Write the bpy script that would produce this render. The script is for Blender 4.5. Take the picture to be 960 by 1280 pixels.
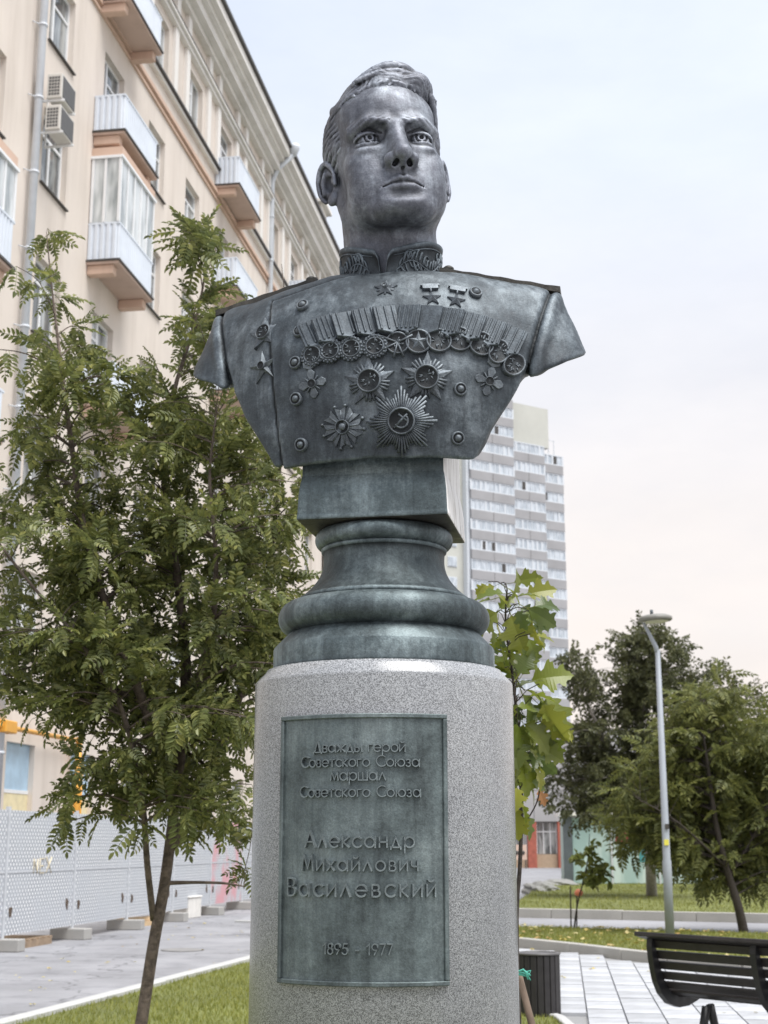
import bpy, bmesh, math, random
import numpy as np
from mathutils import Vector, Matrix
from mathutils.bvhtree import BVHTree

# ------------------------------------------------------------------ camera, sky, sun, exposure
for o in list(bpy.data.objects):
    bpy.data.objects.remove(o, do_unlink=True)
SC = bpy.context.scene
COL = SC.collection
R = math.radians
PITCH = R(13.12)
FPX = 1780.0                     # focal length in pixels of the 960 x 1280 photograph
CAM = Vector((0, 0, 1.55))
cd = bpy.data.cameras.new('camera')
cam = bpy.data.objects.new('camera', cd)
COL.objects.link(cam)
cam.location = CAM
cam.rotation_euler = (R(90) + PITCH, 0, 0)
cd.sensor_fit = 'VERTICAL'
cd.sensor_height = 36
cd.lens = 36 * FPX / 1280
cd.clip_start = 0.05
cd.clip_end = 3000
cd.dof.use_dof = True
cd.dof.focus_distance = 3.35
cd.dof.aperture_fstop = 10.0
SC.camera = cam
SC.render.resolution_x, SC.render.resolution_y = 768, 1024

SUN_EL, SUN_AZ = R(66), R(135)      # azimuth clockwise from +Y (the way the camera looks)
w = bpy.data.worlds.new('World')
SC.world = w
w.use_nodes = True
nt = w.node_tree
nt.nodes.clear()
sky = nt.nodes.new('ShaderNodeTexSky')
sky.sky_type = 'NISHITA'
sky.sun_disc = False
sky.sun_elevation = SUN_EL
sky.sun_rotation = SUN_AZ
sky.air_density = 1.0
sky.dust_density = 2.0
sky.ozone_density = 1.0
# thin high overcast: an even white cloud sheet, warmer towards the horizon, over the Nishita sky
tc = nt.nodes.new('ShaderNodeTexCoord')
sep = nt.nodes.new('ShaderNodeSeparateXYZ')
nt.links.new(tc.outputs['Generated'], sep.inputs[0])
rampz = nt.nodes.new('ShaderNodeValToRGB')
cr = rampz.color_ramp
cr.elements[0].position = 0.0
cr.elements[0].color = (5.6, 4.85, 4.4, 1)
cr.elements[1].position = 1.0
cr.elements[1].color = (4.6, 5.15, 6.0, 1)
e = cr.elements.new(0.22); e.color = (5.6, 5.2, 4.95, 1)
e = cr.elements.new(0.45); e.color = (5.0, 5.3, 5.85, 1)
nt.links.new(sep.outputs['Z'], rampz.inputs[0])
mp = nt.nodes.new('ShaderNodeMapping')
mp.inputs['Scale'].default_value = (1.0, 1.0, 2.6)
nt.links.new(tc.outputs['Generated'], mp.inputs[0])
nz = nt.nodes.new('ShaderNodeTexNoise')
nz.inputs['Scale'].default_value = 3.2
nz.inputs['Detail'].default_value = 6
nz.inputs['Roughness'].default_value = 0.55
nt.links.new(mp.outputs[0], nz.inputs['Vector'])
cl = nt.nodes.new('ShaderNodeMapRange')
cl.inputs['From Min'].default_value = 0.3
cl.inputs['From Max'].default_value = 0.7
cl.inputs['To Min'].default_value = 0.80
cl.inputs['To Max'].default_value = 0.97
nt.links.new(nz.outputs['Fac'], cl.inputs['Value'])
mx = nt.nodes.new('ShaderNodeMixRGB')
nt.links.new(cl.outputs[0], mx.inputs[0])
nt.links.new(sky.outputs[0], mx.inputs[1])
nz2 = nt.nodes.new('ShaderNodeTexNoise')
nz2.inputs['Scale'].default_value = 5.0
nz2.inputs['Detail'].default_value = 7
nz2.inputs['Roughness'].default_value = 0.6
nt.links.new(mp.outputs[0], nz2.inputs['Vector'])
clr = nt.nodes.new('ShaderNodeValToRGB')
clr.color_ramp.elements[0].position = 0.35
clr.color_ramp.elements[0].color = (0.965, 0.97, 0.975, 1)
clr.color_ramp.elements[1].position = 0.65
clr.color_ramp.elements[1].color = (1.03, 1.03, 1.025, 1)
nt.links.new(nz2.outputs['Fac'], clr.inputs[0])
cm = nt.nodes.new('ShaderNodeMixRGB')
cm.blend_type = 'MULTIPLY'
cm.inputs[0].default_value = 1.0
nt.links.new(rampz.outputs[0], cm.inputs[1])
nt.links.new(clr.outputs[0], cm.inputs[2])
nt.links.new(cm.outputs[0], mx.inputs[2])
bg = nt.nodes.new('ShaderNodeBackground')
bg.inputs['Strength'].default_value = 0.091
nt.links.new(mx.outputs[0], bg.inputs[0])
wo = nt.nodes.new('ShaderNodeOutputWorld')
nt.links.new(bg.outputs[0], wo.inputs[0])

sd = bpy.data.lights.new('sun', 'SUN')
sd.energy = 2.2
sd.angle = R(38)
sd.color = (1.0, 0.97, 0.93)
so = bpy.data.objects.new('sun', sd)
COL.objects.link(so)
sv = Vector((math.sin(SUN_AZ) * math.cos(SUN_EL), math.cos(SUN_AZ) * math.cos(SUN_EL), math.sin(SUN_EL)))
so.rotation_euler = sv.to_track_quat('Z', 'Y').to_euler()
so.location = (0, 0, 40)

vs = SC.view_settings
vs.view_transform = 'Standard'
vs.look = 'None'
vs.gamma = 1
vs.exposure = 1.06
vs.use_curve_mapping = False
SC.render.engine = 'CYCLES'
SC.cycles.max_bounces = 8
SC.cycles.transparent_max_bounces = 8
SC.cycles.caustics_reflective = False
SC.cycles.caustics_refractive = False

# ------------------------------------------------------------------ pixel helpers (a pixel gives a direction only)
CP, SP = math.cos(PITCH), math.sin(PITCH)
def ray(x, y):
    u, v = x - 480, 640 - y
    return Vector((u, FPX * CP - v * SP, v * CP + FPX * SP))
def gpt(x, y, z=0.0):
    r = ray(x, y)
    return CAM + r * ((z - CAM.z) / r.z)
def ypt(x, y, Y):
    r = ray(x, y)
    return CAM + r * (Y / r.y)

# ------------------------------------------------------------------ materials
MATS = {}
def newmat(name):
    m = bpy.data.materials.new(name)
    m.use_nodes = True
    n = m.node_tree
    b = n.nodes['Principled BSDF']
    MATS[name] = m
    return m, n, b
def N(n, t, **kw):
    x = n.nodes.new(t)
    for k, v in kw.items():
        if k in x.inputs.keys():
            x.inputs[k].default_value = v
        else:
            setattr(x, k, v)
    return x
def coords(n, scale=(1, 1, 1), out='Object'):
    t = N(n, 'ShaderNodeTexCoord')
    m = N(n, 'ShaderNodeMapping')
    m.inputs['Scale'].default_value = scale
    n.links.new(t.outputs[out], m.inputs[0])
    return m.outputs[0]
def noise(n, vec, scale, detail=4, rough=0.55):
    x = N(n, 'ShaderNodeTexNoise', Scale=scale, Detail=detail, Roughness=rough)
    n.links.new(vec, x.inputs['Vector'])
    return x.outputs['Fac']
def ramp(n, fac, stops):
    r = N(n, 'ShaderNodeValToRGB')
    c = r.color_ramp
    while len(c.elements) < len(stops):
        c.elements.new(0.5)
    for e, (p, col) in zip(c.elements, stops):
        e.position = p
        e.color = (*col, 1)
    n.links.new(fac, r.inputs[0])
    return r.outputs[0]
def mix(n, fac, a, b, mode='MIX'):
    m = N(n, 'ShaderNodeMixRGB', blend_type=mode)
    for i, v in ((0, fac), (1, a), (2, b)):
        if hasattr(v, 'links'):
            n.links.new(v, m.inputs[i])
        else:
            m.inputs[i].default_value = v if i == 0 else (*v, 1)
    return m.outputs[0]
def bump(n, b, h, strength=0.3, dist=0.01):
    x = N(n, 'ShaderNodeBump', Strength=strength, Distance=dist)
    n.links.new(h, x.inputs['Height'])
    n.links.new(x.outputs[0], b.inputs['Normal'])
def plain(name, c, rough=0.6, var=0.12, scale=6.0, metal=0.0, bmp=0.0, out='Object', spec=0.5):
    m, n, b = newmat(name)
    v = coords(n, out=out)
    f = noise(n, v, scale, 6, 0.6)
    lo = tuple(x * (1 - var) for x in c)
    hi = tuple(min(1, x * (1 + var)) for x in c)
    n.links.new(ramp(n, f, [(0.3, lo), (0.7, hi)]), b.inputs['Base Color'])
    b.inputs['Roughness'].default_value = rough
    b.inputs['Metallic'].default_value = metal
    b.inputs['Specular IOR Level'].default_value = spec
    if bmp:
        bump(n, b, noise(n, v, scale * 6, 4), bmp, 0.01)
    return m

def bronze(name, dark, mid, pale, seed=0.0, streak=0.5, pale_at=0.62):
    m, n, b = newmat(name)
    t = N(n, 'ShaderNodeTexCoord')
    mp_ = N(n, 'ShaderNodeMapping')
    mp_.inputs['Location'].default_value = (seed, seed * 1.7, seed * 0.6)
    n.links.new(t.outputs['Object'], mp_.inputs[0])
    v = mp_.outputs[0]
    st = N(n, 'ShaderNodeMapping')
    st.inputs['Scale'].default_value = (1, 1, 0.16)
    n.links.new(v, st.inputs[0])
    big = noise(n, v, 6.0, 5, 0.6)
    str_ = noise(n, st.outputs[0], 26.0, 5, 0.65)
    fine = noise(n, v, 70.0, 5, 0.7)
    speck = noise(n, v, 240.0, 3, 0.6)
    a = N(n, 'ShaderNodeMath', operation='MULTIPLY_ADD')
    n.links.new(str_, a.inputs[0]); a.inputs[1].default_value = streak
    n.links.new(big, a.inputs[2])
    a2 = N(n, 'ShaderNodeMath', operation='MULTIPLY_ADD')
    n.links.new(fine, a2.inputs[0]); a2.inputs[1].default_value = 0.45
    n.links.new(a.outputs[0], a2.inputs[2])
    a3 = N(n, 'ShaderNodeMath', operation='DIVIDE')
    n.links.new(a2.outputs[0], a3.inputs[0]); a3.inputs[1].default_value = 1.45 + streak
    c = ramp(n, a3.outputs[0], [(0.37, dark), (0.50, mid), (pale_at + 0.01, pale)])
    # worn, paler metal on raised edges; darker grime settled in the grooves
    g = N(n, 'ShaderNodeNewGeometry')
    edge = ramp(n, g.outputs['Pointiness'], [(0.47, (0, 0, 0)), (0.50, (0.5, 0.5, 0.5)), (0.545, (1, 1, 1))])
    c = mix(n, 0.75, c, edge, 'OVERLAY')
    sp = ramp(n, speck, [(0.35, (0.75,) * 3), (0.65, (1.2,) * 3)])
    c = mix(n, 0.6, c, sp, 'MULTIPLY')
    rs = N(n, 'ShaderNodeMapping')
    rs.inputs['Scale'].default_value = (1, 1, 0.07)
    n.links.new(v, rs.inputs[0])
    rain = noise(n, rs.outputs[0], 48.0, 4, 0.6)          # dark rain runs
    c = mix(n, 0.45, c, ramp(n, rain, [(0.36, (0.55, 0.55, 0.56)), (0.5, (1, 1, 1)), (0.66, (1.18, 1.2, 1.2))]), 'MULTIPLY')
    n.links.new(c, b.inputs['Base Color'])
    b.inputs['Metallic'].default_value = 0.6
    rr = ramp(n, fine, [(0.3, (0.48,) * 3), (0.7, (0.66,) * 3)])
    n.links.new(rr, b.inputs['Roughness'])
    hsum = N(n, 'ShaderNodeMath', operation='MULTIPLY_ADD')
    n.links.new(speck, hsum.inputs[0]); hsum.inputs[1].default_value = 0.35
    n.links.new(fine, hsum.inputs[2])
    bump(n, b, hsum.outputs[0], 0.35, 0.004)
    return m
BR_HEAD = bronze('bronze_head', (0.060, 0.062, 0.075), (0.140, 0.148, 0.172), (0.35, 0.38, 0.42), 1.0, 0.35, 0.64)
BR_COAT = bronze('bronze_coat', (0.031, 0.036, 0.042), (0.073, 0.087, 0.098), (0.235, 0.268, 0.29), 3.0, 0.5, 0.65)
BR_MEDAL = bronze('bronze_medal', (0.034, 0.038, 0.043), (0.082, 0.094, 0.104), (0.24, 0.268, 0.288), 5.0, 0.2, 0.64)
BR_BASE = bronze('bronze_base', (0.028, 0.036, 0.038), (0.070, 0.088, 0.093), (0.195, 0.235, 0.243), 8.0, 0.35, 0.66)
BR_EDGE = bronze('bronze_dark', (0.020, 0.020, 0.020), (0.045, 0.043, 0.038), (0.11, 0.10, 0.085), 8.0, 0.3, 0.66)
BR_PLAQUE = bronze('bronze_plaque', (0.038, 0.047, 0.048), (0.080, 0.098, 0.100), (0.16, 0.188, 0.188), 12.0, 0.35, 0.68)
BR_LETTER = bronze('bronze_letter', (0.055, 0.064, 0.066), (0.12, 0.14, 0.144), (0.24, 0.268, 0.272), 15.0, 0.2, 0.67)

# ------------------------------------------------------------------ mesh helpers
def link(o, parent=None):
    COL.objects.link(o)
    if parent:
        o.parent = parent
    return o
def mesh_from(name, v, f, smooth=False):
    me = bpy.data.meshes.new(name)
    if isinstance(v, np.ndarray):
        nv, nf = len(v), len(f)
        k = f.shape[1]
        me.vertices.add(nv)
        me.vertices.foreach_set('co', np.ascontiguousarray(v, dtype=np.float32).ravel())
        me.loops.add(nf * k)
        me.loops.foreach_set('vertex_index', np.ascontiguousarray(f, dtype=np.int32).ravel())
        me.polygons.add(nf)
        me.polygons.foreach_set('loop_start', np.arange(0, nf * k, k, dtype=np.int32))
        me.update(calc_edges=True)
        me.validate()
    else:
        me.from_pydata(v, [], f)
        me.update()
    if smooth:
        me.polygons.foreach_set('use_smooth', [True] * len(me.polygons))
    return me
def obj(name, me, mat=None, parent=None, **props):
    o = bpy.data.objects.new(name, me)
    link(o, parent)
    if mat is not None and me is not None:
        if len(me.materials) == 0:
            me.materials.append(mat)
    for k, v in props.items():
        o[k] = v
    return o
def thing(name, label, category, loc=(0, 0, 0), rz=0.0, group=None):
    o = bpy.data.objects.new(name, None)
    link(o)
    o.empty_display_size = 0.1
    o.location = loc
    o.rotation_euler = (0, 0, rz)
    o['label'] = label
    o['category'] = category
    if group:
        o['group'] = group
    return o
def tag(o, label, category, group=None):
    o['label'] = label
    o['category'] = category
    if group:
        o['group'] = group
    return o
class MB:
    """collects boxes, tubes, lathes and prisms into one mesh"""
    def __init__(s):
        s.v, s.f, s.sm = [], [], []
    def add(s, v, f, sm=False):
        b = len(s.v)
        s.v += [tuple(p) for p in v]
        s.f += [tuple(i + b for i in q) for q in f]
        s.sm += [sm] * len(f)
        return s
    def box(s, x0, x1, y0, y1, z0, z1, M=None):
        v = [Vector((x, y, z)) for z in (z0, z1) for y in (y0, y1) for x in (x0, x1)]
        if M is not None:
            v = [M @ p for p in v]
        return s.add(v, [(0, 2, 3, 1), (4, 5, 7, 6), (0, 1, 5, 4), (2, 6, 7, 3), (0, 4, 6, 2), (1, 3, 7, 5)])
    def prism(s, pts, z0, z1, M=None):
        n = len(pts)
        v = [Vector((p[0], p[1], z0)) for p in pts] + [Vector((p[0], p[1], z1)) for p in pts]
        if M is not None:
            v = [M @ p for p in v]
        f = [tuple(range(n - 1, -1, -1)), tuple(range(n, 2 * n))]
        f += [(i, (i + 1) % n, n + (i + 1) % n, n + i) for i in range(n)]
        return s.add(v, f)
    def tube(s, pts, rad, n=8, caps=True, sm=True):
        pts = [Vector(p) for p in pts]
        rr = rad if isinstance(rad, (list, tuple)) else [rad] * len(pts)
        v, f = [], []
        up = None
        for i, p in enumerate(pts):
            d = (pts[min(i + 1, len(pts) - 1)] - pts[max(i - 1, 0)]).normalized()
            if up is None:
                up = Vector((0, 0, 1)) if abs(d.z) < 0.9 else Vector((1, 0, 0))
            a = d.cross(up)
            if a.length < 1e-6:
                a = d.orthogonal()
            a.normalize()
            b_ = a.cross(d).normalized()
            up = b_
            for k in range(n):
                t = 2 * math.pi * k / n
                v.append(p + (a * math.cos(t) + b_ * math.sin(t)) * rr[i])
        for i in range(len(pts) - 1):
            for k in range(n):
                k2 = (k + 1) % n
                f.append((i * n + k, (i + 1) * n + k, (i + 1) * n + k2, i * n + k2))
        s.add(v, f, sm)
        if caps:
            b0 = len(s.v) - len(v)
            s.f += [tuple(b0 + k for k in range(n)), tuple(b0 + (len(pts) - 1) * n + k for k in range(n - 1, -1, -1))]
            s.sm += [False, False]
        return s
    def lathe(s, prof, n=48, c=(0, 0), sm=True, M=None):
        v, f = [], []
        for r_, z in prof:
            for k in range(n):
                t = 2 * math.pi * k / n
                p = Vector((c[0] + r_ * math.cos(t), c[1] + r_ * math.sin(t), z))
                v.append(M @ p if M is not None else p)
        for i in range(len(prof) - 1):
            for k in range(n):
                k2 = (k + 1) % n
                f.append((i * n + k, i * n + k2, (i + 1) * n + k2, (i + 1) * n + k))
        s.add(v, f, sm)
        b0 = len(s.v) - len(v)
        s.f += [tuple(b0 + k for k in range(n - 1, -1, -1)), tuple(b0 + (len(prof) - 1) * n + k for k in range(n))]
        s.sm += [False, False]
        return s
    def mesh(s, name):
        me = bpy.data.meshes.new(name)
        me.from_pydata([tuple(p) for p in s.v], [], s.f)
        me.polygons.foreach_set('use_smooth', s.sm)
        me.update()
        return me
    def build(s, name, mat, parent=None, bevel=0.0, seg=2, **props):
        o = obj(name, s.mesh(name), mat, parent, **props)
        if bevel:
            md = o.modifiers.new('bevel', 'BEVEL')
            md.width = bevel
            md.segments = seg
            md.limit_method = 'ANGLE'
            md.angle_limit = R(40)
        return o

# ------------------------------------------------------------------ sculpting by implicit surface
class Grid:
    def __init__(s, lo, hi, h):
        s.lo, s.h = np.array(lo, np.float32), h
        s.n = np.ceil((np.array(hi) - np.array(lo)) / h).astype(int) + 1
        ax = [s.lo[i] + np.arange(s.n[i], dtype=np.float32) * h for i in range(3)]
        s.ax = ax
        s.X, s.Y, s.Z = ax[0][:, None, None], ax[1][None, :, None], ax[2][None, None, :]
        s.F = np.full(s.n, 1e3, np.float32)
    def sub(s, lo, hi):
        sl = []
        for i in range(3):
            a = int(np.clip(math.floor((lo[i] - s.lo[i]) / s.h), 0, s.n[i]))
            b = int(np.clip(math.ceil((hi[i] - s.lo[i]) / s.h) + 1, 0, s.n[i]))
            sl.append(slice(a, b))
        return tuple(sl), (s.ax[0][sl[0]][:, None, None], s.ax[1][sl[1]][None, :, None], s.ax[2][sl[2]][None, None, :])
    def comb(s, sl, d, k, mode):
        a = s.F[sl]
        if mode == 'add':
            s.F[sl] = smin(a, d, k)
        elif mode == 'cut':
            s.F[sl] = -smin(-a, d, k)
        elif mode == 'and':
            s.F[sl] = -smin(-a, -d, k)
    def ell(s, c, r, k=0.5, mode='add', rot=None):
        m = max(r) + 2 * k + 6 * s.h
        sl, (X, Y, Z) = s.sub([c[i] - m for i in range(3)], [c[i] + m for i in range(3)])
        s.comb(sl, ell(X, Y, Z, c, r, rot), k, mode)
    def cap(s, pts, rad, k=0.3, mode='add'):
        rr = rad if isinstance(rad, (list, tuple)) else [rad] * len(pts)
        P = np.array(pts, float)
        m = max(rr) + 2 * k + 6 * s.h
        sl, (X, Y, Z) = s.sub(P.min(0) - m, P.max(0) + m)
        d = None
        for i in range(len(pts) - 1):
            q = capsule(X, Y, Z, P[i], P[i + 1], rr[i], rr[i + 1])
            d = q if d is None else np.minimum(d, q)
        s.comb(sl, d, k, mode)
    def mesh(s):
        F = s.F
        n = F.shape
        S = F < 0
        c = [slice(0, -1), slice(1, None)]
        corn = [(i, j, k) for i in (0, 1) for j in (0, 1) for k in (0, 1)]
        cnt = np.zeros((n[0] - 1, n[1] - 1, n[2] - 1), np.uint8)
        for i, j, k in corn:
            cnt += S[c[i], c[j], c[k]]
        act = np.argwhere((cnt > 0) & (cnt < 8))
        idx = np.full(cnt.shape, -1, np.int32)
        idx[act[:, 0], act[:, 1], act[:, 2]] = np.arange(len(act))
        acc = np.zeros((len(act), 3)); num = np.zeros(len(act))
        val = {q: F[act[:, 0] + q[0], act[:, 1] + q[1], act[:, 2] + q[2]] for q in corn}
        for p in corn:
            for a in range(3):
                if p[a] == 0:
                    q = list(p); q[a] = 1; q = tuple(q)
                    va, vb = val[p], val[q]
                    x = (va < 0) != (vb < 0)
                    t = np.where(x, va / np.where(x, va - vb, 1), 0)
                    e = np.array(p, float)[None, :].repeat(len(act), 0)
                    e[:, a] = t
                    acc += e * x[:, None]; num += x
        V = (act + acc / num[:, None]) * s.h + s.lo
        Q = []
        for a in range(3):
            b, d = [(1, 2), (2, 0), (0, 1)][a]
            A = [slice(None)] * 3; B = [slice(None)] * 3
            A[a] = slice(0, -1); B[a] = slice(1, None)
            ch = np.argwhere(S[tuple(A)] != S[tuple(B)])
            ch = ch[(ch[:, b] > 0) & (ch[:, d] > 0) & (ch[:, b] < n[b] - 1) & (ch[:, d] < n[d] - 1)]
            ins = S[ch[:, 0], ch[:, 1], ch[:, 2]]
            q = []
            for ob, od in ((1, 1), (0, 1), (0, 0), (1, 0)):
                cc = ch.copy(); cc[:, b] -= ob; cc[:, d] -= od
                q.append(idx[cc[:, 0], cc[:, 1], cc[:, 2]])
            q = np.stack(q, 1)
            q[~ins] = q[~ins][:, ::-1]
            Q.append(q)
        return V, np.concatenate(Q)
def smin(a, b, k):
    if k <= 0:
        return np.minimum(a, b)
    h = np.clip(0.5 + 0.5 * (b - a) / k, 0, 1)
    return b * (1 - h) + a * h - k * h * (1 - h)
def smax(a, b, k):
    return -smin(-a, -b, k)
def ell(X, Y, Z, c, r, rot=None):
    x, y, z = X - c[0], Y - c[1], Z - c[2]
    if rot is not None:
        M = np.array(rot.transposed(), float)
        x, y, z = (M[0, 0] * x + M[0, 1] * y + M[0, 2] * z, M[1, 0] * x + M[1, 1] * y + M[1, 2] * z, M[2, 0] * x + M[2, 1] * y + M[2, 2] * z)
    k0 = np.sqrt((x / r[0]) ** 2 + (y / r[1]) ** 2 + (z / r[2]) ** 2)
    k1 = np.sqrt((x / r[0] ** 2) ** 2 + (y / r[1] ** 2) ** 2 + (z / r[2] ** 2) ** 2) + 1e-6
    return (k0 * (k0 - 1) / k1).astype(np.float32)
def capsule(X, Y, Z, a, b, ra, rb):
    d = b - a
    L = float(np.dot(d, d)) + 1e-9
    t = np.clip(((X - a[0]) * d[0] + (Y - a[1]) * d[1] + (Z - a[2]) * d[2]) / L, 0, 1)
    return (np.sqrt((X - a[0] - t * d[0]) ** 2 + (Y - a[1] - t * d[1]) ** 2 + (Z - a[2] - t * d[2]) ** 2) - (ra + (rb - ra) * t)).astype(np.float32)
def sstep(a, b, x):
    t = np.clip((x - a) / (b - a), 0, 1)
    return t * t * (3 - 2 * t)
# ------------------------------------------------------------------ the monument
MY = 3.4
MROT = R(-10)
# bust: head in centimetres of a living head, then scaled up about 1.9 times
HS = 0.0193
bust = thing('bronze_bust', 'large dark bronze bust of a man in a medal covered military coat', 'bust', (0, MY, 1.950), MROT)
BZ = 1.950
def head_mesh():
    g = Grid((-9.8, -13.2, -19), (9.8, 11.2, 13.0), 0.15)
    g.ell((0, 1.2, 3.8), (7.4, 9.2, 7.9), 0.5)                      # skull
    g.ell((0, -3.0, 4.0), (6.7, 6.1, 6.4), 2.0)                     # forehead
    g.ell((0, -2.4, -2.4), (6.35, 6.7, 6.8), 2.0)                    # middle of the face
    g.ell((0, -2.7, -7.0), (5.7, 6.0, 4.3), 2.0)                    # jaw
    for s in (-1, 1):
        g.cap([(s * 6.0, 0.8, -3.5), (s * 5.55, -0.6, -6.9), (s * 2.6, -6.7, -9.6)], [1.0, 1.2, 1.6], 1.6)   # jaw line
        g.ell((s * 4.3, -5.6, -2.7), (1.9, 1.9, 1.6), 2.0)          # cheekbone
        g.ell((s * 4.0, -6.1, -5.3), (2.2, 2.1, 2.3), 2.0)          # cheek
        g.ell((s * 3.9, -5.3, -7.9), (2.1, 2.2, 2.0), 2.0)          # jowl
        g.ell((s * 7.9, -4.8, 2.8), (1.2, 2.6, 2.6), 1.6, 'cut')    # temple
    g.ell((0, -7.4, -9.7), (3.6, 1.95, 1.8), 1.7)                  # chin
    g.ell((0, -8.6, -9.5), (2.4, 0.95, 1.05), 1.1)
    g.cap([(0, 2.0, -5), (0, 2.2, -19.5)], [6.1, 6.35], 1.6)        # neck
    # brow and eye sockets
    EX = 3.4
    for s in (-1, 1):
        g.cap([(s * 1.4, -8.75, 1.8), (s * 3.5, -8.3, 2.15), (s * 5.4, -6.7, 1.6)], [0.65, 0.78, 0.6], 1.4)
        g.ell((s * EX, -9.2, 0.05), (2.15, 2.15, 1.32), 0.7, 'cut')
        g.ell((s * 1.85, -9.4, 0.15), (0.75, 1.2, 1.25), 0.8, 'cut')
    # nose
    g.cap([(0, -8.75, 1.2), (0, -9.7, -1.2), (0, -11.1, -3.75)], [0.72, 0.78, 0.95], 0.9)
    g.cap([(0, -8.6, -0.6), (0, -9.1, -3.9)], [1.1, 1.8], 1.0)
    g.ell((0, -11.15, -3.95), (1.1, 0.95, 0.95), 0.5)
    for s in (-1, 1):
        g.ell((s * 1.42, -9.75, -4.2), (0.85, 1.15, 0.85), 0.45)
        g.cap([(s * 0.76, -10.65, -4.95), (s * 1.0, -9.85, -4.95)], [0.40, 0.44], 0.15, 'cut')
        g.cap([(s * 2.35, -9.35, -3.7), (s * 2.3, -9.1, -4.9)], 0.18, 0.4, 'cut')
    g.cap([(0, -11.0, -4.75), (0, -9.5, -5.2)], [0.4, 0.36], 0.3)
    # mouth
    g.ell((0, -7.1, -6.9), (3.6, 2.35, 2.4), 1.8)
    g.cap([(-2.9, -8.25, -7.45), (-1.4, -9.25, -6.95), (-0.45, -9.68, -6.62), (0, -9.62, -6.76), (0.45, -9.68, -6.62), (1.4, -9.25, -6.95), (2.9, -8.25, -7.45)],
          [0.1, 0.25, 0.30, 0.27, 0.30, 0.25, 0.1], 0.4)
    g.cap([(-2.5, -8.45, -7.85), (-1.2, -9.25, -7.85), (0, -9.5, -7.88), (1.2, -9.25, -7.85), (2.5, -8.45, -7.85)], [0.12, 0.32, 0.38, 0.32, 0.12], 0.5)
    g.cap([(-3.3, -8.5, -7.9), (-1.5, -9.6, -7.28), (0, -9.95, -7.2), (1.5, -9.6, -7.28), (3.3, -8.5, -7.9)], [0.07, 0.17, 0.2, 0.17, 0.07], 0.16, 'cut')
    g.ell((0, -9.9, -8.75), (1.9, 0.55, 0.42), 1.1, 'cut')
    g.cap([(0, -9.95, -5.4), (0, -10.0, -6.2)], 0.2, 0.35, 'cut')
    for s in (-1, 1):
        # eyeball, iris, lids
        c = (s * EX, -6.7, 0.0)
        g.ell(c, (1.42, 1.42, 1.42), 0.06)
        ix = s * EX + 0.12
        g.ell((ix, -8.15, 0.16), (0.36, 0.45, 0.36), 0.04, 'cut')
        sl, (X, Y, Z) = g.sub((c[0] - 1.2, -9.2, -1.2), (c[0] + 1.2, -7.4, 1.2))
        rr = np.sqrt((X - ix) ** 2 + (Z - 0.16) ** 2)
        g.F[sl] += 0.24 * np.exp(-((rr - 0.70) / 0.12) ** 2) * (g.F[sl] < 0.6)
        for q in range(2):                                           # upper lid, lower lid
            sl, (X, Y, Z) = g.sub((c[0] - 2.6, -9.5, -2.4), (c[0] + 2.6, -5.0, 2.4))
            xx = (X - c[0]) * s
            if q == 0:
                lim = 0.58 - 0.20 * (xx / 1.5) ** 2 - 0.12 * xx
                d = smax(ell(X, Y, Z, (c[0], c[1], 0.05), (1.85, 1.70, 1.70)), lim - Z, 0.08)
            else:
                lim = -0.53 + 0.22 * (xx / 1.5) ** 2 - 0.06 * xx
                d = smax(ell(X, Y, Z, (c[0], c[1], -0.05), (1.75, 1.56, 1.6)), Z - lim, 0.08)
            g.F[sl] = smin(g.F[sl], d, 0.14)
        g.cap([(s * 1.8, -8.0, 0.8), (s * EX, -8.3, 1.30), (s * 5.0, -7.1, 0.75)], 0.1, 0.2, 'cut')
        g.ell((s * 3.5, -7.75, -1.65), (1.5, 0.55, 0.42), 0.7)      # pouch under the eye
        # eyebrow hair
        g.cap([(s * 1.45, -9.35, 1.7), (s * 2.6, -9.2, 2.05), (s * 4.1, -8.45, 2.3), (s * 5.6, -6.95, 1.65)], [0.2, 0.27, 0.24, 0.1], 0.3)
        sl, (X, Y, Z) = g.sub((s * 3.5 - 2.6, -10.2, 0.9), (s * 3.5 + 2.6, -6.0, 3.0))
        g.F[sl] += (0.05 * np.sin(X * s * 5 + Z * 9) * np.exp(-((Z - 2.0) / 0.45) ** 2)).astype(np.float32)
        # ear
        rot = Matrix.Rotation(-s * R(26), 3, 'Z') @ Matrix.Rotation(R(-8), 3, 'X')
        e = Vector((7.85 if s > 0 else -7.35, 1.3 if s > 0 else 1.5, -1.1))
        def E(p):
            return tuple(e + rot @ Vector((p[0] * s, p[1], p[2])))
        g.ell(tuple(e), (0.62, 1.85, 3.0), 0.5, 'add', rot)
        hel = [E((0.5, 1.8 * math.cos(t), 2.95 * math.sin(t))) for t in [R(a) for a in range(205, -56, -20)]]
        g.cap(hel, [0.26] * 3 + [0.42] * (len(hel) - 5) + [0.34, 0.3], 0.2)
        g.ell(E((0.7, -0.35, -0.35)), (0.85, 0.9, 1.35), 0.3, 'cut', rot)
        g.cap([E((0.55, 0.95, -1.2)), E((0.6, 0.8, 0.4)), E((0.55, 0.0, 1.5))], [0.28, 0.32, 0.25], 0.2)
        g.cap([E((0.62, 1.32, -0.8)), E((0.66, 1.3, 0.8)), E((0.62, 0.4, 2.25))], 0.14, 0.2, 'cut')
        g.ell(E((0.25, -0.2, -2.75)), (0.5, 0.9, 0.85), 0.4, 'add', rot)
        g.ell(E((0.35, -1.35, -0.5)), (0.4, 0.4, 0.6), 0.3, 'add', rot)
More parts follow.
